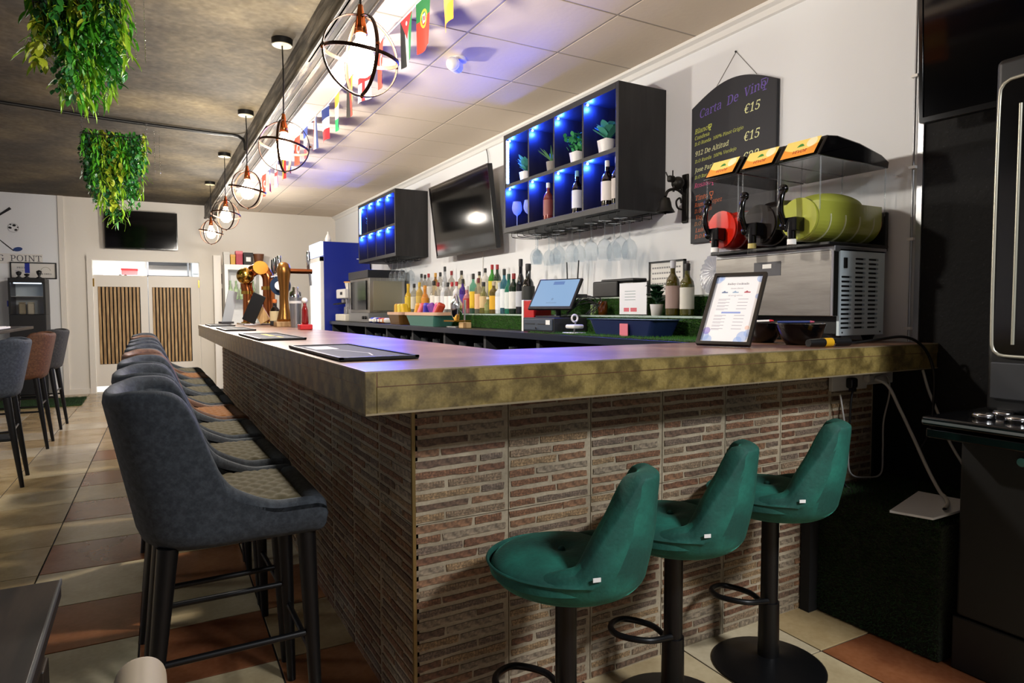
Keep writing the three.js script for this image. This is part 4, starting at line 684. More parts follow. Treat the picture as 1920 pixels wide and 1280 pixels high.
  const pr = thing('juice_press', 'steel hand juice press with a wooden block on the back counter', 'juice press', [2.42, BT, -5.32]); mk('base', bb(2.36, 2.5, BT, BT + .012, -5.42, -5.22, .003), M.steelSoft, pr); mk('post', bar([2.46, BT, -5.24], [2.46, 1.33, -5.24], .012), M.chrome, pr); mk('cup', lathe([[.02, 0], [.05, .06], [.055, .15], [.03, .2], [.02, .24], [0, .24]], 2.42, BT + .06, -5.33, 20), M.chrome, pr); mk('platform', bb(2.34, 2.5, BT + .055, BT + .065, -5.43, -5.2), M.gold, pr); mk('wood_block', bb(2.38, 2.46, BT + .001, BT + .05, -5.2, -5.11, .004), M.wood, pr);
  const ov = thing('steel_oven', 'stainless steel countertop oven under the far shelf', 'oven', [2.62, BT, -8.3]); mk('body', bb(2.42, 2.88, BT + .12, 1.735, -8.78, -7.92, .006), M.steel, ov); mk('hood', bb(2.4, 2.88, 1.64, 1.738, -8.79, -7.912, .004), std(0x24262c, .35, .5), ov); mk('base', bb(2.4, 2.88, BT + .002, BT + .12, -8.79, -7.91, .004), M.steelSoft, ov);
  mk('door_glass', bb(2.405, 2.418, BT + .16, 1.61, -8.7, -8.02, .003), M.screen, ov); mk('side_panel', bb(2.47, 2.84, BT + .15, 1.6, -7.92, -7.914), std(0x8d8874, .3, .4), ov); for (const z of [-8.1, -8.0]) mk('knob', new THREE.CylinderGeometry(.02, .02, .025, 16).rotateZ(Math.PI / 2).translate(2.392, BT + .06, z), M.black, ov); mk('handle', bar([2.385, 1.25, -8.72], [2.385, 1.6, -8.72], .008), M.chrome, ov);
  const co = thing('coffee_machine', 'cream espresso machine with an orange plate on top', 'coffee machine', [2.5, BT, -9.12]); mk('base', bb(2.36, 2.64, BT + .002, BT + .1, -9.36, -8.86, .015, 3), std(0xd8d2c2, .4), co); mk('body', bb(2.5, 2.64, BT + .1, 1.5, -9.34, -8.88, .01), std(0xb8b6b0, .35, .3), co); mk('head', bb(2.37, 2.64, 1.4, 1.53, -9.33, -8.89, .015, 3), std(0xd9d6d0, .35), co); mk('display', bb(2.364, 2.372, 1.45, 1.49, -9.1, -9.0), M.black, co); mk('group_head', [cyl(.03, .03, .06, 2.44, 1.33, -9.2), cyl(.03, .03, .06, 2.44, 1.33, -9.0)], M.chrome, co); mk('portafilter', [bar([2.42, 1.34, -9.2], [2.3, 1.32, -9.22], .01), bar([2.42, 1.34, -9.0], [2.3, 1.32, -9.02], .01)], M.black, co); mk('jug', cyl(.032, .036, .1, 2.43, BT + .1, -9.02), M.chrome, co); mk('hopper', cyl(.1, .08, .09, 2.52, 1.53, -9.05), std(0xcfcac0, .4), co);
  mk('tray_plate', cyl(.11, .11, .012, 2.52, 1.62, -9.05, 32), std(0xe09a1c, .4), co);
  const fd = thing('drinks_fridge', 'tall blue drinks fridge with a lit white front edge', 'fridge', [2.56, 0, -9.88]); mk('cabinet', bb(2.24, 2.92, .1, 2.22, -10.24, -9.5, .01), M.blueDeep, fd); mk('kick_plate', bb(2.28, 2.92, .0, .1, -10.2, -9.54), M.black, fd); mk('sign_panel', bb(2.2, 2.24, 2.02, 2.22, -10.24, -9.5, .006), emis(0xdfeaff, 1.6), fd); mk('door_frame', [bb(2.2, 2.24, .12, 2.0, -10.24, -10.18), bb(2.2, 2.24, .12, 2.0, -9.56, -9.5), bb(2.2, 2.24, .12, .2, -10.24, -9.5), bb(2.2, 2.24, 1.94, 2.0, -10.24, -9.5)], M.whitePaint, fd); mk('light_panel', bb(2.205, 2.235, .2, 1.94, -10.18, -9.56), emis(0xf2f6ff, 1.9), fd); mk('badge', bb(2.72, 2.76, 1.98, 1.99, -9.5, -9.497), M.whitePaint, fd);
  const fl = new THREE.RectAreaLight(0xeef4ff, 2.2, 1.7, .6); fl.position.set(2.195, 1.1, -9.87); fl.lookAt(0, 1.1, -9.87); fl.rotateZ(Math.PI / 2); scene.add(fl);
  const fb = thing('white_bottle', 'small white bottle standing on top of the blue fridge', 'bottle', [2.34, 2.22, -9.62]); mk('bottle', lathe([[0, 0], [.04, 0], [.045, .05], [.03, .09], [.012, .12], [.012, .15], [0, .15]], 2.34, 2.221, -9.62, 16), M.whitePaint, fb);
  // white display fridge by the back wall
  const wf = thing('white_display_fridge', 'white framed glass-door fridge in the far corner behind the taps', 'fridge', [1.38, 0, -11.35]); mk('cabinet', [bb(1.1, 1.66, .0, .12, -11.55, -11.16), bb(1.1, 1.66, 1.88, 1.96, -11.55, -11.16), bb(1.1, 1.15, .12, 1.88, -11.55, -11.16), bb(1.61, 1.66, .12, 1.88, -11.55, -11.16), bb(1.15, 1.61, .12, 1.88, -11.55, -11.52)], M.whitePaint, wf); for (const y of [.6, 1.0, 1.4]) mk('shelf', bb(1.15, 1.61, y, y + .01, -11.52, -11.2), M.chrome, wf); mk('door_glass', bb(1.15, 1.61, .12, 1.88, -11.19, -11.185), M.glass, wf);
  for (let i = 0; i < 5; i++) bottle('small pale green bottle behind the glass of the white corner fridge', [1.2 + i * .085, 1.411, -11.36], 'squat', .3, .034, 0x9fb88a, 0xb8cca0, 0x8fae7c, 0, 'bottles in the white corner fridge');
  [['white spotted gift box on the white corner fridge', .09, .2, 0xc9c6bf, 1.15], ['yellow striped packet on the white corner fridge', .07, .16, 0xd0a23c, 1.24], ['red gift box on the white corner fridge', .1, .22, 0xb0394a, 1.335], ['black box with a pale badge on the white corner fridge', .14, .2, 0x1c1614, 1.47]].forEach(([l, w2, h, c, x]) => { const g = thing('gift_box', l, 'box', [x, 1.96, -11.35]); mk('box', bb(x - w2 / 2, x + w2 / 2, 1.961, 1.96 + h, -11.42, -11.28, .006), plainM(c), g); mk('lid', bb(x - w2 / 2 - .003, x + w2 / 2 + .003, 1.96 + h * .8, 1.96 + h + .004, -11.423, -11.277, .004), plainM(c === 0xb0394a ? 0xd8707a : c === 0xd0a23c ? 0xd8a050 : c), g); if (c === 0x1c1614) mk('badge', bb(x - .035, x + .035, 2.02, 2.09, -11.28, -11.274), M.paper, g); });
  const cp = thing('brown_tub', 'brown tapered tub at the end of the white corner fridge', 'tub', [1.635, 1.96, -11.35]); mk('tub', lathe([[0, 0], [.055, 0], [.085, .19], [.08, .19], [.05, .01], [0, .01]], 1.635, 1.961, -11.35, 24), std(0x6e4124, .5), cp);
  const po = structure(mk('wall_post', bb(.95, 1.06, 0, 2.1, -11.36, -11.24, .004), M.cream));
  const ub = thing('dark_sign', 'narrow dark board with a white arrow beside the white post', 'sign', [1.1, 0, -11.5]); mk('board', bb(1.07, 1.12, .9, 1.83, -11.59, -11.56), std(0x2b1a16, .6), ub); mk('arrow', ext([[0, -.07], [.05, 0], [0, .07]], .006).translate(1.07, 1.63, -11.56), M.whitePaint, ub);
}

// ---------- things on the bar ----------
{
  const mat = (label, x0, x1, z0, z1, draw) => {
    const m = thing('bar_mat', label, 'bar mat', [(x0 + x1) / 2, CT, (z0 + z1) / 2], 'rubber bar mats on the bar'); mk('mat', bb(x0, x1, CT + .001, CT + .008, z0, z1, .003), std(0x171615, .8), m);
    const t = canvasTex(600, 200, draw); mk('print', new THREE.PlaneGeometry(z1 - z0 - .03, x1 - x0 - .03).rotateX(-Math.PI / 2).rotateY(-Math.PI / 2).translate((x0 + x1) / 2, CT + .0086, (z0 + z1) / 2), std(0xffffff, .75, 0, { map: t }), m);
    mk('rim', [bb(x0, x1, CT + .006, CT + .012, z0, z0 + .012), bb(x0, x1, CT + .006, CT + .012, z1 - .012, z1), bb(x0, x0 + .012, CT + .006, CT + .012, z0, z1), bb(x1 - .012, x1, CT + .006, CT + .012, z0, z1)], M.black, m);
  };
  const ink = bg => (g, W, H) => { g.fillStyle = '#1a1918'; g.fillRect(0, 0, W, H); bg(g, W, H); };
  mat('black bar mat with white print near the bar corner', .48, .72, -2.62, -1.86, ink((g, W, H) => { g.fillStyle = '#cfcac4'; g.fillRect(60, 95, 150, 78); g.strokeStyle = '#b5b0aa'; g.lineWidth = 6; g.beginPath(); g.moveTo(230, 120); g.lineTo(430, 70); g.lineTo(520, 90); g.stroke(); }));
  mat('raised black bar mat with yellow print halfway along the bar', .47, .69, -4.1, -3.3, ink((g, W, H) => { g.fillStyle = '#c9a32a'; g.fillRect(60, 70, 260, 34); g.fillRect(350, 60, 120, 22); }));
  mat('small dark bar mat towards the far end of the bar', .48, .68, -5.6, -4.9, ink((g, W, H) => { g.fillStyle = '#5a5048'; g.fillRect(80, 80, 300, 30); }));
  mat('dark bar mat at the far end of the bar', .5, .7, -6.95, -6.3, ink((g, W, H) => { g.fillStyle = '#4a443c'; g.fillRect(80, 80, 300, 30); }));
  // single copper tap column
  const t1 = thing('beer_tap', 'single tapered copper beer tap column on a wooden base', 'beer tap', [1.06, CT, -5.95]);
  mk('base', bb(.98, 1.12, CT + .001, CT + .045, -6.03, -5.87, .004), M.wood, t1); mk('column', lathe([[0, .045], [.066, .045], [.062, .07], [.04, .16], [.034, .24], [.042, .36], [.056, .46], [.058, .5], [.045, .545], [.02, .56], [0, .562]], 1.06, CT, -5.95, 32), M.bronze, t1); mk('spout_arm', bar([1.08, 1.585, -5.95], [1.3, 1.585, -5.95], .022, .022, 16), M.copper, t1); mk('nozzle', bar([1.28, 1.585, -5.95], [1.29, 1.46, -5.95], .012), M.chrome, t1); mk('handle', lathe([[0, 0], [.012, 0], [.018, .06], [.016, .15], [0, .165]], 1.27, 1.605, -5.95, 16), M.chrome, t1);
  // arched double tower
  const t2 = thing('beer_tower', 'arched copper and brass beer tower with a row of tap handles', 'beer tap', [.98, CT, -6.8]);
  mk('column', cyl(.055, .06, .36, 1.06, CT + .02, -6.75, 24), M.copper, t2); mk('column', cyl(.045, .05, .3, .88, CT + .02, -6.85, 24), M.copper, t2); mk('arch', tube([[1.06, 1.47, -6.75], [1.05, 1.58, -6.75], [.99, 1.65, -6.78], [.9, 1.6, -6.82], [.87, 1.5, -6.85], [.88, 1.42, -6.85]], .055, 40, 20), M.copper, t2); mk('collar', [cyl(.07, .07, .035, 1.06, 1.44, -6.75, 24), cyl(.062, .062, .03, .88, 1.4, -6.85, 24), cyl(.075, .08, .03, 1.06, CT + .001, -6.75, 24), cyl(.065, .07, .03, .88, CT + .001, -6.85, 24)], M.brass, t2); mk('end_cap', sph(.082, .855, 1.575, -6.8, 24), M.brass, t2); mk('badge_disc', new THREE.CylinderGeometry(.07, .07, .02, 24).rotateX(1.2).translate(.98, 1.65, -6.7), M.brass, t2);
  for (let i = 0; i < 4; i++) { const x = 1.14, z = -6.98 + i * .12; mk('tap_handle', lathe([[0, 0], [.01, 0], [.02, .07], [.018, .15], [0, .16]], x, 1.6 + i * .005, z, 14), i % 2 ? M.chrome : M.black, t2); mk('tap_nozzle', [bar([1.06, 1.56, z], [1.17, 1.58, z], .012), bar([1.17, 1.58, z], [1.18, 1.46, z], .009)], M.chrome, t2); }
  mk('drip_tray', bb(.8, 1.12, CT + .001, CT + .02, -7.1, -6.55, .004), M.chrome, t2);
  const dk = thing('round_tap_badge', 'dark blue round tap sign with a white disc beside the copper taps', 'sign', [1.1, CT, -6.35]); mk('post', cyl(.012, .014, .3, 1.1, CT + .001, -6.35, 12), M.brass, dk); mk('disc', new THREE.CylinderGeometry(.09, .09, .03, 32).rotateX(Math.PI / 2).rotateY(-.3).translate(1.1, 1.47, -6.35), std(0x14263e, .3), dk); mk('disc_emblem', new THREE.CylinderGeometry(.04, .04, .006, 24).rotateX(Math.PI / 2).rotateY(-.3).translate(1.085, 1.47, -6.325), M.paper, dk);
  bottle('dark liqueur bottle with a pale label between the copper taps', [1.03, CT + .001, -6.25], 'squat', .24, .045, 0x140c08, 0xc9b890, 0xc46a2a, 0);
  const sk = thing('cocktail_shaker', 'pale steel cocktail shaker beside the single copper tap', 'shaker', [1.09, CT, -5.62]); mk('cup', cyl(.05, .038, .25, 1.09, CT + .001, -5.62, 28), M.steelSoft, sk); mk('band', cyl(.0515, .051, .02, 1.09, CT + .2, -5.62, 28), M.whitePaint, sk); mk('lid', lathe([[.05, 0], [.045, .04], [.022, .055], [.022, .085], [0, .09]], 1.09, CT + .25, -5.62, 24), M.chrome, sk);
  const rs = thing('red_bottle_stand', 'red bottle in a square red holder on the bar', 'bottle', [1.03, CT, -4.97]); mk('holder', bb(.985, 1.075, CT + .001, CT + .04, -5.02, -4.92, .006), M.redPlastic, rs); mk('bottle', lathe([[0, .04], [.024, .04], [.026, .06], [.022, .15], [.012, .18], [.012, .2], [0, .2]], 1.03, CT, -4.97, 18), glassM(0x7a1412), rs); mk('stopper', sph(.022, 1.03, CT + .215, -4.97, 14), M.whitePaint, rs);
  const af = localThing('tent_menu', 'black and wooden A-shaped menu stand on the bar in front of the taps', 'menu stand', [.87, CT + .03, -6.35], -.5); mk('front_board', bb(-.06, .06, 0, .27, -.005, .005, .002).rotateX(0).rotateZ(-.42).translate(-.06, .01, 0), M.black, af); mk('back_board', bb(-.05, .05, 0, .24, -.005, .005, .002).rotateZ(.5).translate(.09, .01, -.02), M.wood, af);
  const sb = localThing('leaning_board', 'grey menu board leaning beside the far post', 'menu stand', [.70, CT + .012, -7.05], .2); mk('board', bb(-.045, .045, 0, .33, -.006, .006, .002).rotateZ(-.22), std(0x9aa0a6, .5), sb); mk('foot', bb(-.06, .06, 0, .02, -.05, .05, .003), M.darkGrey, sb);
  // cocktail menu in a frame
  const mn = localThing('framed_menu', 'black framed cocktail menu leaning back on the bar end', 'menu', [1.955, CT, -1.815], -68 * D);
  const mt = canvasTex(512, 768, (g, W, H) => {
    g.fillStyle = '#eeecee'; g.fillRect(0, 0, W, H); const blot = (x, y, r, c) => { g.fillStyle = c; g.beginPath(); g.arc(x, y, r, 0, 7); g.fill(); };
    for (const [x, y, r] of [[20, 30, 50], [60, 20, 30], [495, 30, 45], [505, 240, 30], [30, 700, 50], [70, 740, 50], [440, 700, 60], [490, 660, 40], [400, 745, 45]]) blot(x, y, r, 'rgba(140,170,225,.55)'); blot(40, 640, 40, 'rgba(130,110,200,.6)'); blot(470, 600, 24, 'rgba(235,190,170,.7)');
    g.textAlign = 'center'; g.fillStyle = '#55505c'; g.font = 'bold 30px serif'; g.fillText('Bailey Cocktails', W / 2, 100); g.font = '18px serif'; g.fillText('choose a flavour', W / 2, 150);
    for (const [x, c] of [[130, '#6a7a9a'], [250, '#9ab0c8'], [380, '#b0525e']]) { g.fillStyle = c; g.fillRect(x - 34, 185, 68, 14); g.beginPath(); g.moveTo(x - 26, 186); g.lineTo(x - 6, 170); g.lineTo(x + 10, 186); g.fill(); }
    g.fillStyle = '#7a7682'; g.fillText('All served with ice', W / 2, 235); g.fillStyle = '#9a96a4'; for (let i = 0; i < 10; i++) { if (i === 4) continue; g.fillRect(80, 270 + i * 38, 130, 5); g.fillRect(300, 270 + i * 38, 110, 5); g.fillRect(80, 282 + i * 38, 90, 4); } g.fillStyle = '#8fa0d8'; g.fillRect(150, 420, 210, 20);
  });
  const tl = g => g.rotateX(-.6).translate(0, .003, 0);
  mk('frame', tl(ext(rrect(.215, .345, .003, 1, 0, .1725), .014, .001, [rrect(.187, .317, .001, 1, 0, .1725)])), std(0x35322e, .3, .6), mn); mk('backing', tl(bb(-.1, .1, .01, .335, -.002, .004)), M.black, mn); mk('sheet', tl(new THREE.PlaneGeometry(.187, .317).translate(0, .1725, .006)), std(0xffffff, .5, 0, { map: mt }), mn); mk('strut', bar([0, .2, -.13], [0, .004, -.24], .006), M.black, mn);
  // bowls, torch, cable
  for (const [l, x, z, r] of [['black oval bowl holding a red-tipped pen behind the menu', 2.36, -1.965, .085], ['wider black bowl holding a blue pen beside the slush machine', 2.34, -1.76, .098]]) { const b = thing('black_bowl', l, 'bowl', [x, CT, z]); mk('bowl', lathe([[0, .004], [r * .55, 0], [r * .8, .03], [r, .085], [r * .97, .087], [r * .76, .034], [0, .01]], x, CT + .001, z, 32), M.blackGloss, b); }
  const pn = (l, a, b2, c, tip) => { const p = thing('pen', l, 'pen', a); mk('barrel', bar(a, b2, .005), plainM(c), p); mk('tip', bar(b2, [b2[0] + (b2[0] - a[0]) * .12, b2[1] + (b2[1] - a[1]) * .12, b2[2] + (b2[2] - a[2]) * .12], .006, .003), plainM(tip), p); };
  pn('white pen with red tip lying across the smaller black bowl', [2.33, 1.19, -2.04], [2.34, 1.196, -1.91], 0xe8e6e2, 0xd0202c); pn('blue pen lying across the wider black bowl', [2.3, 1.192, -1.84], [2.36, 1.194, -1.73], 0x4a5a9a, 0xd0607a);
  const to = thing('hand_torch', 'black tool with a yellow band lying on the bar end', 'tool', [2.28, CT, -1.6]); mk('body', [bar([2.19, CT + .018, -1.612], [2.27, CT + .018, -1.606], .014, .017, 16), bar([2.315, CT + .018, -1.6], [2.4, CT + .018, -1.59], .017, .017, 16)], M.black, to); mk('band', bar([2.27, CT + .018, -1.606], [2.31, CT + .018, -1.601], .0175, .0175, 16), std(0xd9a51c, .4), to); mk('collar', bar([2.31, CT + .018, -1.601], [2.317, CT + .018, -1.6], .0178, .0178, 16), M.chrome, to);
  const cb = thing('black_power_cable', 'black cable trailing over the bar end and down the black wall', 'cable', [2.6, CT, -1.6]); mk('cable', tube([[2.4, CT + .012, -1.588], [2.5, CT + .01, -1.62], [2.6, CT + .02, -1.6], [2.72, CT + .03, -1.55], [2.8, 1.09, -1.525], [2.86, 1.0, -1.515], [2.88, .85, -1.52], [2.87, .72, -1.53], [2.83, .65, -1.55], [2.78, .66, -1.56]], .006, 70, 7), M.black, cb);
}
// ---------- slush machine ----------
{
  const s = thing('slush_machine', 'three-bowl steel slush drink machine with black lids at the end of the bar', 'drink machine', [2.72, CT, -2.08]), z0 = -2.41, z1 = -1.752;
  mk('front_panel', bb(2.54, 2.556, 1.215, 1.5, z0, z1 - .015, .003), M.steel, s); mk('top_tray', bb(2.54, 2.91, 1.49, 1.515, z0, z1, .004), M.steelSoft, s); mk('chassis', bb(2.6, 2.9, 1.14, 1.49, z0 + .01, z1 - .012), M.plastic, s); mk('corner_strip', bb(2.538, 2.575, 1.215, 1.5, z1 - .016, z1 - .003, .003), M.chrome, s); mk('lower_fascia', bb(2.585, 2.6, 1.14, 1.22, z0 + .01, z1 - .02), M.black, s);
  const vents = []; for (let c = 0; c < 3; c++) for (let r = 0; r < (c ? 16 : 12); r++) vents.push(rrect(.072, .009, .003, 2, 2.625 + c * .094, 1.165 + r * .0198));
  const side = ext([[2.578, 1.132], [2.895, 1.132], [2.895, 1.5], [2.578, 1.5]], .012, 0, vents).translate(0, 0, z1 - .012);
  mk('side_panel', side, std(0xcfdee4, .45, 0), s); mk('side_panel', bb(2.58, 2.895, 1.132, 1.5, z0, z0 + .012), std(0xcfdee4, .45, 0), s); mk('power_switch', bb(2.6, 2.622, 1.42, 1.465, z1, z1 + .006, .002), M.black, s); mk('screw', [sph(.004, 2.6, 1.145, z1, 8), sph(.004, 2.87, 1.145, z1, 8)], M.darkGrey, s);
  for (const [x, z] of [[2.62, z1 - .05], [2.86, z1 - .05]]) mk('foot', cyl(.03, .018, .031, x, CT + .0008, z, 16), M.black, s); for (const [x, z] of [[2.62, z0 + .05], [2.86, z0 + .05]]) mk('foot', cyl(.03, .018, .046, x, BT + .001, z, 16), M.black, s);
  mk('info_plate', bb(2.5385, 2.5405, 1.4, 1.465, -2.17, -2.02), std(0x4a4a50, .4), s); mk('info_sticker', bb(2.5375, 2.539, 1.435, 1.455, -2.12, -2.07), M.paper, s);
  mk('rear_panel', bb(2.903, 2.921, 1.5, 1.68, z0, z1, .008), M.black, s); mk('bowl_tray', bb(2.5, 2.921, 1.515, 1.53, z0, z1, .004), M.black, s);
  const badge = canvasTex(320, 160, (g, W, H) => { g.fillStyle = '#ffe07a'; g.fillRect(0, 0, W, H); g.fillStyle = '#f6a13a'; g.beginPath(); g.moveTo(0, H); g.lineTo(0, 70); g.quadraticCurveTo(160, 150, W, 60); g.lineTo(W, H); g.fill(); g.fillStyle = '#fff6c8'; g.beginPath(); g.arc(250, 40, 46, 0, 7); g.fill(); g.fillStyle = '#3a8a3a'; g.beginPath(); g.moveTo(120, 70); g.quadraticCurveTo(150, 10, 190, 66); g.fill(); g.fillStyle = '#a81c1c'; g.font = 'bold italic 42px sans-serif'; g.fillText('VEVOR', 96, 128); });
  const slush = [['red', 0xd0230e, -1.70, -2.29, 1.70], ['black', 0x1a120e, 0, -2.068, 1.72], ['green', 0xb2b848, 0, -1.86, 1.72]];
  for (const [nm, col, _, z, lv] of slush) {
    const R = .098, cy = 1.632, sec = (r, top, n = 18) => { const P = []; for (let i = 0; i <= n; i++) { const a = Math.PI + Math.PI * i / n; P.push([z + r * Math.cos(a), cy + r * Math.sin(a)]); } P.push([z + r, top], [z - r, top]); return P; };
    const exX = (P, x0, x1) => { const g = ext(P, x1 - x0).rotateY(-Math.PI / 2); g.translate(0, 0, 0); const p = g.attributes.position; for (let i = 0; i < p.count; i++) { const X = p.getX(i), Z = p.getZ(i); p.setXYZ(i, x1 + X, p.getY(i), Z); } g.computeVertexNormals(); return g; };
    const open = (r, top, x0, x1) => surf(26, 1, (u, v) => { const P = [[z - r, top], ...sec(r, top).slice(0, 19), [z + r, top]]; const k = Math.min(20, Math.round(u * 20)); return [v ? x1 : x0, P[k][1], P[k][0]]; });
    mk('bowl', [open(R, 1.885, 2.45, 2.9), surf(20, 1, (u, v) => { const P = [[z - R, 1.885], ...sec(R, 1.885).slice(0, 19), [z + R, 1.885]]; const k = Math.round(u * 20); return v ? [2.45, P[k][1], P[k][0]] : [2.45, 1.75, z]; })], M.acrylic, s);
    mk('bowl_edge', [bar([2.45, 1.66, z - R], [2.45, 1.885, z - R], .003), bar([2.45, 1.66, z + R], [2.45, 1.885, z + R], .003), bar([2.9, 1.66, z + R], [2.9, 1.885, z + R], .003), bar([2.45, 1.88, z - R], [2.45, 1.88, z + R], .003), bar([2.45, 1.88, z + R], [2.9, 1.88, z + R], .003)], M.bowlClear, s);
    const sl = mk('slush', exX(sec(R - .006, lv - .02), 2.456, 2.89), phy(col, { roughness: .28, clearcoat: .5 }), s);
    mk('mound', surf(24, 10, (u, v) => { const a = u * Math.PI * 2, r = Math.sin(v * Math.PI / 2); return [2.66 + .19 * r * Math.cos(a), lv - .022 + .055 * Math.cos(v * Math.PI / 2), z + .088 * r * Math.sin(a)]; }), phy(col, { roughness: .5 }), sl);
    for (let i = 0; i < 4; i++) mk('auger_blade', new THREE.TorusGeometry(R - .004, .004, 6, 40, Math.PI * 1.1).rotateZ(Math.PI * .95).rotateY(Math.PI / 2).translate(2.53 + i * .1, cy, z), phy(new THREE.Color(col).lerp(new THREE.Color(0xffffff), .35), { roughness: .4 }), sl);
    mk('auger_end', new THREE.CylinderGeometry(.088, .088, .02, 40).rotateZ(Math.PI / 2).translate(2.455, cy, z), phy(col, { roughness: .2, clearcoat: 1 }), sl);
    if (nm === 'green') mk('rear_seal', new THREE.CylinderGeometry(.085, .085, .015, 32).rotateZ(Math.PI / 2).translate(2.9, cy, z), std(0xe0641c, .5), s);
    const lid = mk('lid', ext([[2.43, 1.88], [2.91, 1.872], [2.915, 1.9], [2.86, 1.925], [2.7, 1.958], [2.55, 1.972], [2.485, 1.966], [2.43, 1.885]], .2, .006).translate(0, 0, z - .1), M.blackGloss, s);
    const d = V(.055, .081, 0), L = d.length() * .95, bgm = norm(new THREE.PlaneGeometry(.165, L * 1.0)); bgm.rotateY(-Math.PI / 2).rotateZ(-Math.atan2(d.x, d.y)).translate(2.4505, 1.93, z); mk('badge', bgm, std(0xffffff, .35, 0, { map: badge }), lid);
    const v = mk('valve', [bb(2.39, 2.46, 1.575, 1.635, z - .03, z + .03, .006), cyl(.018, .018, .07, 2.405, 1.545, z, 18)], M.blackGloss, s); mk('lever', [tube([[2.4, 1.6, z - .03], [2.37, 1.66, z - .03], [2.372, 1.72, z - .03], [2.385, 1.755, z - .03]], .013, 20, 10), sph(.02, 2.386, 1.757, z - .03, 14), sph(.017, 2.395, 1.6, z - .035, 12)], M.blackGloss, v);
    mk('spout', cyl(.017, .02, .05, 2.405, 1.495, z, 16), M.acrylic, v); mk('spout_label', cyl(.0185, .0185, .022, 2.405, 1.52, z, 16), nm === 'black' ? std(0xb8a860, .5) : M.paper, v);
  }
}
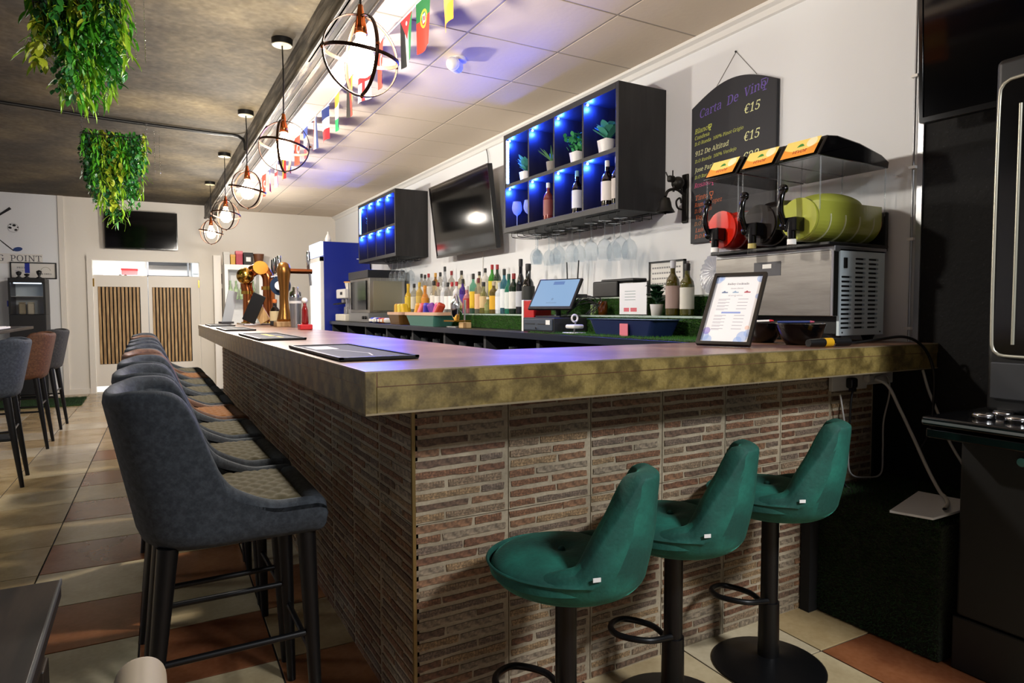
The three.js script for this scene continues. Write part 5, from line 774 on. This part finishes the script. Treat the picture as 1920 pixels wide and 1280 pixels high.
// ---------- right hand side ----------
{
  const st = thing('socket_strip', 'white socket strip with plugs at the end of the brick front', 'socket', [2.68, .9, -1.72]); mk('strip', [bb(2.5, 2.74, .9, .985, -1.741, -1.722, .004), bb(2.74, 2.93, .915, .985, -1.741, -1.722, .004)], std(0xc4c2bc, .5), st); mk('plug', [bb(2.585, 2.63, .91, .955, -1.722, -1.69, .01), bb(2.61, 2.63, .895, .91, -1.722, -1.70)], M.black, st); mk('plug', bb(2.7, 2.74, .93, .965, -1.722, -1.69, .01), std(0xb8b6b0, .5), st);
  const w1 = thing('white_cable_loop', 'thin white cable hanging in a loop from the socket strip', 'cable', [2.65, .5, -1.7]); mk('cable', tube([[2.52, .89, -1.70], [2.55, .78, -1.70], [2.58, .68, -1.70], [2.6, .55, -1.70], [2.72, .515, -1.70], [2.82, .52, -1.70], [2.83, .62, -1.70], [2.83, .75, -1.70], [2.87, .88, -1.70], [2.85, .95, -1.70], [2.76, .95, -1.70]], .004, 90, 6), std(0xb8b6b2, .5), w1);
  const w2 = thing('white_power_cable', 'thick white cable from the socket strip down to the white panel', 'cable', [2.7, .5, -1.5]); mk('cable', tube([[2.74, .945, -1.69], [2.78, .92, -1.66], [2.81, .82, -1.62], [2.8, .7, -1.55], [2.74, .6, -1.46], [2.68, .535, -1.38], [2.62, .535, -1.33], [2.54, .535, -1.28], [2.46, .535, -1.25]], .007, 70, 8), std(0xc9c8c4, .5), w2);
  const w3 = thing('black_plug_cable', 'black cable hanging straight down from the socket strip', 'cable', [2.6, .5, -1.69]); mk('cable', tube([[2.6, .93, -1.69], [2.575, .88, -1.685], [2.57, .7, -1.69], [2.57, .5, -1.70], [2.59, .485, -1.66]], .005, 40, 6), M.black, w3);
  const w4 = thing('wall_cable', 'white cable slanting down the black wall behind the games machine', 'cable', [2.94, .7, -1.5]); mk('cable', [tube([[2.938, .98, -1.598], [2.938, .89, -1.57], [2.938, .8, -1.53], [2.938, .69, -1.483], [2.938, .55, -1.393], [2.938, .4, -1.3]], .006, 40, 7)], std(0xc9c7c0, .5), w4);
  const pl = thing('grass_plinth', 'low box covered in dark artificial grass beside the bar end', 'plinth', [2.66, 0, -1.45]); mk('box', bb(2.4, XW - .008, .0008, .49, -1.735, -1.225, .006), metric(std(0xffffff, .95, 0, { map: mapOf([14, 22, 10], [26, 40, 16], N3, 2, 3, 10), bumpMap: bumpOf(N3, 6, 2), bumpScale: .006 })), pl); mk('edge_board', bb(2.345, 2.398, .001, .52, -1.742, -1.70), M.blackMat, pl);
  bladesOn(pl, 7000, () => rnd() < .55 ? [2.4, rnd(.01, .49), rnd(-1.73, -1.23), -1, .1, 0] : [rnd(2.4, 2.94), .488, rnd(-1.73, -1.23), 0, 1, 0], .018, M.bladeDark, pl._b);
  const wp = thing('white_board', 'white flat board lying on the grass plinth', 'board', [2.5, .5, -1.27]); mk('board', ext([[2.315, 1.36], [2.66, 1.45], [2.7, 1.235], [2.36, 1.235]], .008).rotateX(-Math.PI / 2).translate(0, .516, 0), std(0xe4e6ea, .5), wp);
  const gm = thing('games_machine', 'tall black games machine with silver outlined panel and round buttons', 'games machine', [2.66, 0, -.75]); const zl = -1.185, zr = -.3;
  mk('lower_cabinet', [bb(2.42, 2.92, .19, .82, zl, zr, .012), bb(2.415, 2.92, .001, .187, zl - .008, zr, .006)], std(0x09090b, .6), gm); mk('upper_cabinet', bb(2.46, 2.72, .9, 2.06, zl + .05, zr, .02), M.black, gm); mk('control_shelf', [bb(2.24, 2.92, .862, .892, zl - .035, zr, .008), bb(2.26, 2.92, .82, .852, zl - .03, zr, .006)], M.blackGloss, gm); mk('shelf_trim', bb(2.236, 2.246, .872, .88, zl - .03, zr), M.steelSoft, gm);
  const fy0 = 1.092, fy1 = 1.985, pts = []; const rr = rrect(.76, fy1 - fy0, .035, 5); for (const p of rr) pts.push([2.452, (fy0 + fy1) / 2 + p[1], -1.115 + .38 + p[0]]);
  mk('panel', ext(rrect(.75, fy1 - fy0 - .01, .03, 5), .008).rotateY(-Math.PI / 2).translate(2.46, (fy0 + fy1) / 2, -1.115 + .38), M.blackGloss, gm); mk('panel_outline', tube(pts, .0055, 160, 6, true), std(0xb9b6a6, .35, .6), gm); mk('light_line', bar([2.45, 1.13, -1.055], [2.45, 1.9, -1.055], .005), std(0xa9a797, .35, .5), gm); mk('lower_panel', bb(2.445, 2.462, .95, 1.07, -1.115, zr, .004), M.darkGrey, gm);
  for (const [x, z] of [[2.36, -1.09], [2.45, -1.075], [2.37, -1.0]]) mk('button', lathe([[0, .02], [.024, .02], [.032, .014], [.034, 0], [0, 0]], x, .892, z, 28), M.chrome, gm); mk('coin_lock', new THREE.CylinderGeometry(.014, .014, .015, 16).rotateZ(Math.PI / 2).translate(2.415, .76, -1.0), M.chrome, gm);
  mk('back_spine', bb(2.6, 2.92, .82, .9, zl + .05, zr), M.black, gm);
  // near table and chair at the lower left
  const tb = thing('dark_table', 'dark wooden table at the lower left edge', 'table', [-.55, 0, -1.05]); mk('tabletop', bb(-1.0, -.15, .715, .75, -1.455, -.3, .004), M.darkWood, tb); mk('apron', bb(-.97, -.175, .62, .715, -1.42, -.34), M.darkWood, tb); for (const [x, z] of [[-.2, -1.4], [-.93, -1.4], [-.2, -.38], [-.93, -.38]]) mk('leg', bb(x - .03, x + .03, 0, .62, z - .03, z + .03, .004), M.darkWood, tb); mk('edge_trim', bb(-.1515, -.1485, .742, .7508, -1.455, -.3), M.steelSoft, tb);
  const ch = thing('side_chair', 'tan upholstered chair back at the bottom edge beside the dark table', 'chair', [-.02, 0, -.9]); mk('backrest', bb(-.06, .0, .42, .8, -.98, -.66, .028, 4), std(0x9a8c74, .7), ch); mk('seat', bb(-.38, -.0, .36, .43, -.99, -.65, .025, 3), std(0x9a8c74, .7), ch); for (const [x, z] of [[-.35, -.96], [-.03, -.96], [-.35, -.68], [-.03, -.68]]) mk('leg', bar([x, .37, z], [x, 0, z], .018, .012), M.black, ch); ch.children.forEach(m => { m.position.x += .012; });
  // high table on the left
  const ht = thing('high_table', 'dark high bar table in front of the display fridge', 'table', [-1.45, 0, -7.6]); mk('tabletop', bb(-1.85, -1.08, 1.045, 1.075, -8.9, -6.2, .006), M.darkWood, ht); for (const z of [-8.0, -6.8]) { mk('pedestal', cyl(.04, .04, 1.02, -1.36, .03, z, 20), M.blackMetal, ht); mk('foot_disc', lathe([[0, .06], [.05, .055], [.12, .03], [.26, .012], [.27, 0], [0, 0]], -1.36, 0.0005, z, 40), M.blackMetal, ht); }
  const bx = thing('white_tray', 'white flat tray on the high table', 'tray', [-1.3, 1.076, -7.6]); mk('tray', bb(-1.5, -1.14, 1.0755, 1.095, -7.9, -7.3, .006), M.whitePaint, bx); mk('tray_inset', bb(-1.47, -1.17, 1.094, 1.097, -7.87, -7.33), M.paper, bx);
  // display fridge against the back wall
  const df = thing('display_fridge', 'small black display fridge with lit glass front by the back wall', 'fridge', [-1.41, 0, -11.3]); const a = -1.615, b = -1.2; mk('cabinet', [bb(a, b, .05, 1.19, -11.55, -11.1, .008), bb(a, b, 1.63, 1.69, -11.55, -11.1, .006), bb(a, a + .025, 1.19, 1.63, -11.55, -11.1), bb(b - .025, b, 1.19, 1.63, -11.55, -11.1), bb(a, b, 1.19, 1.63, -11.55, -11.53)], M.black, df); mk('lining', bb(a + .026, b - .026, 1.195, 1.628, -11.528, -11.52), std(0xcfd8dc, .5), df); mk('shelf', bb(a + .026, b - .026, 1.435, 1.443, -11.51, -11.13), M.steelSoft, df); mk('door_glass', bb(a + .025, b - .025, 1.19, 1.63, -11.108, -11.103), M.glass, df); mk('lamp_strip', bb(a + .05, b - .05, 1.615, 1.627, -11.2, -11.18), emis(0xdff0ff, 3), df); mk('handle_clip', bb(a - .02, a, 1.3, 1.38, -11.2, -11.12, .006), M.blueDeep, df);
  const dl = new THREE.RectAreaLight(0xdff0ff, 5, .3, .02); dl.position.set(-1.41, 1.61, -11.19); dl.lookAt(-1.41, 0, -11.19); scene.add(dl);
  for (const [l, x, c] of [['cream bag on the lower shelf inside the black display fridge', -1.4, 0xc9bfa6], ['brown packet inside the black display fridge', -1.5, 0x8f8468]]) { const g = thing('food_bag', l, 'bag', [x, 1.19, -11.35]); mk('bag', bb(x - .04, x + .04, 1.191, 1.35, -11.4, -11.33, .02, 3), plainM(c), g); mk('fold', bb(x - .04, x + .04, 1.35, 1.362, -11.37, -11.36), plainM(c), g); }
  const fs = thing('framed_sign', 'black framed white sign on the back wall above the display fridge', 'sign', [-1.38, 1.7, -11.59]); const tx = canvasTex(512, 220, (g, W, H) => { g.fillStyle = '#d9d6cf'; g.fillRect(0, 0, W, H); g.fillStyle = '#6a6a70'; g.font = 'bold 34px serif'; g.fillText('PRIZES', 60, 80); g.font = '24px serif'; g.fillText('HOLE IN ONE', 40, 125); g.strokeStyle = '#9a9484'; g.lineWidth = 6; g.beginPath(); g.arc(395, 110, 55, Math.PI, 0); g.stroke(); g.fillStyle = '#222'; g.font = 'bold 30px serif'; g.fillText('BAR GRILL', 300, 170); });
  mk('frame', ext(rrect(.545, .235, .002, 1), .02, 0, [rrect(.515, .205, .001, 1)]).translate(-1.379, 1.817, ZB + .008), M.black, fs); mk('sheet', new THREE.PlaneGeometry(.515, .205).translate(-1.379, 1.817, ZB + .012), std(0xffffff, .6, 0, { map: tx }), fs);
  for (const [l, x, h] of [['dark round trophy on the left of the display fridge', -1.51, .1], ['small dark trophy with a blue ribbon on the display fridge', -1.42, .07], ['dark pear-shaped trophy on the right of the display fridge', -1.28, .12]]) { const t = thing('trophy', l, 'trophy', [x, 1.69, -11.25]); mk('figure', lathe([[0, 0], [.03, 0], [.03, .015], [.012, .03], [.03, h * .6], [.034, h * .85], [0, h]], x, 1.691, -11.25, 18), M.black, t); mk('base', cyl(.034, .036, .014, x, 1.691, -11.25, 18), M.darkGrey, t); if (h === .07) mk('ribbon', bb(x - .02, x + .035, 1.765, 1.9, -11.26, -11.25).rotateZ(0), M.blueDeep, t); }
  const gt = thing('floor_grass_mat', 'dark green grass mat on the floor by the back wall', 'mat', [-1.3, 0, -10.65]); mk('mat', bb(-2.2, -.76, .0015, .014, -11.1, -10.2), M.grass, gt); bladesOn(gt, 6000, () => [rnd(-2.2, -.76), .012, rnd(-11.1, -10.2), 0, 1, 0], .03, M.bladeDark, gt._b);
  // wall logo
  const lg = thing('wall_logo', 'crossed golf clubs, football and POINT lettering on the back wall', 'wall sign', [-1.6, 2.2, ZB + .007]); const zf = ZB + .0075, dk = std(0x1b1b20, .6), bl = std(0x26407a, .5);
  const flat = (P, m, n) => mk(n, ext(P, .004).translate(0, 0, zf), m, lg); const quad = (ax, ay, bx2, by2, w, w2 = w) => { const dx = bx2 - ax, dy = by2 - ay, l = Math.hypot(dx, dy), nx = -dy / l, ny = dx / l; return [[ax + nx * w, ay + ny * w], [ax - nx * w, ay - ny * w], [bx2 - nx * w2, by2 - ny * w2], [bx2 + nx * w2, by2 + ny * w2]]; };
  flat(quad(-1.62, 2.69, -1.78, 2.56, .018, .01), dk, 'club_grip'); flat(quad(-1.78, 2.56, -2.3, 2.1, .006), dk, 'club_shaft'); flat(quad(-1.6, 2.09, -2.2, 2.66, .006), dk, 'club_shaft'); flat(quad(-2.2, 2.66, -2.34, 2.76, .01, .018), dk, 'club_grip');
  const ell = (cx, cy, a2, b2, r) => { const P = []; for (let i = 0; i < 24; i++) { const t = i / 24 * 6.2832, X = a2 * Math.cos(t), Y = b2 * Math.sin(t); P.push([cx + X * Math.cos(r) - Y * Math.sin(r), cy + X * Math.sin(r) + Y * Math.cos(r)]); } return P; };
  flat(ell(-1.555, 2.115, .055, .03, .2), bl, 'club_head'); flat(ell(-2.36, 2.07, .055, .03, -.2), bl, 'club_head');
  mk('ball_outline', ext(ell(-1.598, 2.415, .064, .064, 0), .003, 0, [ell(-1.598, 2.415, .06, .06, 0)]).translate(0, 0, zf), std(0x8a8a90, .6), lg); for (const [dx, dy, r] of [[.012, .035, .02], [-.036, .0, .02], [.03, -.028, .018], [-.03, .045, .012], [.052, .01, .01]]) flat(ell(-1.598 + dx, 2.415 + dy, r, r * .8, dx * 9), dk, 'ball_patch');
  const lt = canvasTex(1024, 160, (g, W, H) => { g.fillStyle = '#dedbd5'; g.fillRect(0, 0, W, H); g.fillStyle = '#55565a'; g.font = '132px serif'; g.textAlign = 'right'; g.fillText('ING  POINT', W - 12, 118); }); mk('lettering', new THREE.PlaneGeometry(.93, .145).translate(-1.27 - .465, 1.98, ZB + .0068), std(0xffffff, .7, 0, { map: lt }), lg);
  // dome camera on the white ceiling
  const cc = thing('ceiling_camera', 'small white security camera on the white ceiling', 'camera', [1.76, HC, -3.86]); mk('mount', cyl(.045, .05, .025, 1.8, HC - .026, -3.9, 24), M.whitePaint, cc); mk('arm', bar([1.79, HC - .03, -3.9], [1.76, HC - .06, -3.87], .014), M.whitePaint, cc); mk('body', [bar([1.8, HC - .05, -3.93], [1.71, HC - .085, -3.8], .04, .042, 20), sph(.04, 1.71, HC - .085, -3.8, 18)], M.whitePaint, cc);
}
// ---------- flags ----------
{
  const ordN = ['first', 'second', 'third', 'fourth', 'fifth', 'sixth', 'seventh', 'eighth', 'ninth', 'tenth', 'eleventh', 'twelfth', 'thirteenth', 'fourteenth', 'fifteenth', 'sixteenth', 'seventeenth', 'last'], st = thing('flag_string', 'white string of bunting stretched under the white ceiling', 'string', [1.23, 2.8, -5]);
  const sy = z => 2.80 - .012 * (1 - Math.cos((z + 2) * 3.1)); const sp = []; for (let i = 0; i <= 60; i++) { const z = -1.2 - i * .17; sp.push([1.23, sy(z), z]); } mk('string', tube(sp, .004, 240, 5), M.paper, st);
  const stripes = (cols, vert) => (g, W, H) => cols.forEach((c, i) => { g.fillStyle = c; vert ? g.fillRect(i * W / cols.length, 0, W / cols.length + 1, H) : g.fillRect(0, i * H / cols.length, W, H / cols.length + 1); });
  const F = {
    orange: ['plain orange', stripes(['#f08a24', '#f6b23c', '#f08a24'], 0)], portugal: ['green and red with a yellow ring', (g, W, H) => { g.fillStyle = '#1a6a35'; g.fillRect(0, 0, W, H * .4); g.fillStyle = '#d8301e'; g.fillRect(0, H * .4, W, H * .6); g.strokeStyle = '#f2cf2c'; g.lineWidth = 9; g.beginPath(); g.arc(W / 2, H * .4, 30, 0, 7); g.stroke(); g.fillStyle = '#f4f0e8'; g.fillRect(W / 2 - 14, H * .4 - 18, 28, 34); g.fillStyle = '#c8202a'; g.fillRect(W / 2 - 8, H * .4 - 10, 16, 18); }],
    jordan: ['black, white and green with a red triangle', (g, W, H) => { stripes(['#1b1b1b', '#f0ede8', '#1f8a4c'], 1)(g, W, H); g.fillStyle = '#c8282c'; g.beginPath(); g.moveTo(0, 0); g.lineTo(W, 0); g.lineTo(W / 2, H * .5); g.fill(); g.fillStyle = '#fff'; g.beginPath(); g.arc(W / 2, H * .16, 9, 0, 7); g.fill(); }],
    red: ['red with a white crescent', (g, W, H) => { g.fillStyle = '#d8402c'; g.fillRect(0, 0, W, H); g.strokeStyle = '#fff'; g.lineWidth = 10; g.beginPath(); g.arc(W / 2, H * .45, 26, .6, 5.6); g.stroke(); }], white: ['white with a red cross', (g, W, H) => { g.fillStyle = '#f2efea'; g.fillRect(0, 0, W, H); g.fillStyle = '#c8282c'; g.fillRect(W * .4, 0, W * .2, H); g.fillRect(0, H * .38, W, H * .16); }],
    germany: ['black, red and gold', stripes(['#1c1814', '#c02a1e', '#f0b824'], 1)], ireland: ['orange, white and green', stripes(['#ee9a2c', '#f6f4ee', '#22a055'], 0)], france: ['blue, white and red', stripes(['#2a3f8a', '#f2f0ec', '#c8303a'], 0)], holland: ['red, white and blue upright', stripes(['#c03038', '#f2f0ec', '#2c3f86'], 1)], belgium: ['black, yellow and red', stripes(['#1c1a18', '#f0c630', '#c8282c'], 1)],
  };
  const order = ['orange', 'belgium', 'orange', 'portugal', 'jordan', 'red', 'white', 'germany', 'ireland', 'france', 'holland', 'france', 'red', 'holland', 'belgium', 'white', 'france', 'red'], mats = {};
  const zs2 = [-2.1, -2.45, -2.78, -3.08, -3.32, -3.75, -4.08, -4.4, -4.73, -5.08, -5.42, -5.78, -6.12, -6.46, -6.8, -7.2, -7.6, -8.0];
  order.forEach((k, i) => {
    const m = mats[k] ??= std(0xffffff, .75, 0, { map: canvasTex(128, 200, F[k][1]) }), w = .165, h = .25, ph = rnd(0, 6), z = zs2[i];
    const f = localThing('bunting_flag', `${ordN[i]} small flag along the ceiling string, ${F[k][0]}`, 'flag', [1.23, sy(z), z], .12 * Math.sin(i * 2.3), 'national flags on the ceiling string');
    const g = new THREE.PlaneGeometry(w, h, 8, 6).translate(0, -h / 2, 0).rotateY(-Math.PI / 2), p = g.attributes.position; for (let q = 0; q < p.count; q++) p.setX(q, .014 * Math.sin(p.getZ(q) * 26 + ph) * (-p.getY(q) / h)); g.computeVertexNormals(); mk('cloth', g, m, f); mk('hem', bar([0, -.002, -w / 2], [0, -.002, w / 2], .003, .003, 6), M.paper, f);
  });
}
// ---------- hanging plants ----------
function hangingPlant(label, [x, y, z], w, drop, n, sd) {
  seed = sd; const o = localThing('hanging_plant', label, 'plant', [x, y, z]);
  const fr = []; for (const zz of [-.16, .16]) fr.push(bar([-w, 0, zz], [w, 0, zz], .004), bar([-w, -.1, zz * .7], [w, -.1, zz * .7], .003)); for (let i = 0; i <= 8; i++) { const X = lerp(-w, w, i / 8); fr.push(tube([[X, 0, -.16], [X, -.1, -.11], [X, -.1, .11], [X, 0, .16]], .003, 12, 5)); } mk('wire_basket', fr, M.blackMetal, o);
  for (const [X, Z] of [[-w, 0], [w, 0]]) mk('chain', (() => { const G = []; for (let i = 0; i < Math.round((HD - y) / .02); i++) G.push(new THREE.TorusGeometry(.008, .002, 5, 8).rotateY(i % 2 * 1.57).translate(X, .01 + i * .02, Z)); return G; })(), M.chrome, o);
  for (const X of [w + .06, w + .1]) mk('glass_string', (() => { const G = []; for (let i = 0; i < 20; i++) G.push(sph(.0035, X, .1 - i * .019, .05, 6)); G.push(bar([X, .12, .05], [X, -.28, .05], .0009, .0009, 4)); return G; })(), M.chrome, o);
  const kinds = [[.06, .016, std(0x4a9a20, .45)], [.035, .022, std(0x2c7426, .45)], [.085, .014, std(0x8ab82c, .45)], [.03, .024, std(0x1f5a2c, .4)], [.05, .03, std(0x9fae2e, .5)]];
  kinds.forEach(([len, wd, m], ki) => {
    const g0 = surf(4, 2, (u, v) => [len * u, -.35 * len * u * u + .004 * Math.abs(v - .5), (v - .5) * wd * Math.sin(Math.PI * Math.min(1, .1 + .9 * u)) ** .7]); const L = [], strands = [22, 30, 16, 30, 8][ki]; m.side = THREE.DoubleSide;
    for (let s = 0; s < strands; s++) {
      const sx = rnd(-w, w), sz = rnd(-.15, .15), edge = 1 - .45 * Math.abs(sx / w), lenS = drop * (rnd() < .25 ? 1 : rnd(.25, .8)) * edge; const cnt = Math.round(n / 30 * lenS / drop * 1.7), out = rnd(.02, .07), oa = rnd(0, 6.28);
      for (let i = 0; i < cnt; i++) { const t = i / cnt, g = g0.clone(); g.rotateZ(rnd(-1.25, -.1)).rotateY(rnd(0, 6.28)); const q = rnd(.75, 1.25); g.scale(q, q, q); g.translate(sx + Math.cos(oa) * out * t + rnd(-.02, .02), .04 - lenS * t + rnd(-.02, .02), sz + Math.sin(oa) * out * t + rnd(-.02, .02)); L.push(g); }
    }
    const f = mk('foliage', L, m, o);
  });
}
hangingPlant('large hanging basket of trailing green leaves at the upper left', [-.235, 2.74, -3.8], .17, .58, 1300, 101);
hangingPlant('smaller hanging basket of trailing leaves farther back, below the ceiling cable', [-.19, 2.72, -6.7], .24, .76, 1300, 202);

// ---------- finish ----------
scene.traverse(o => { if (o.isMesh) { o.castShadow = true; o.receiveShadow = true; } });
renderer.render(scene, camera);
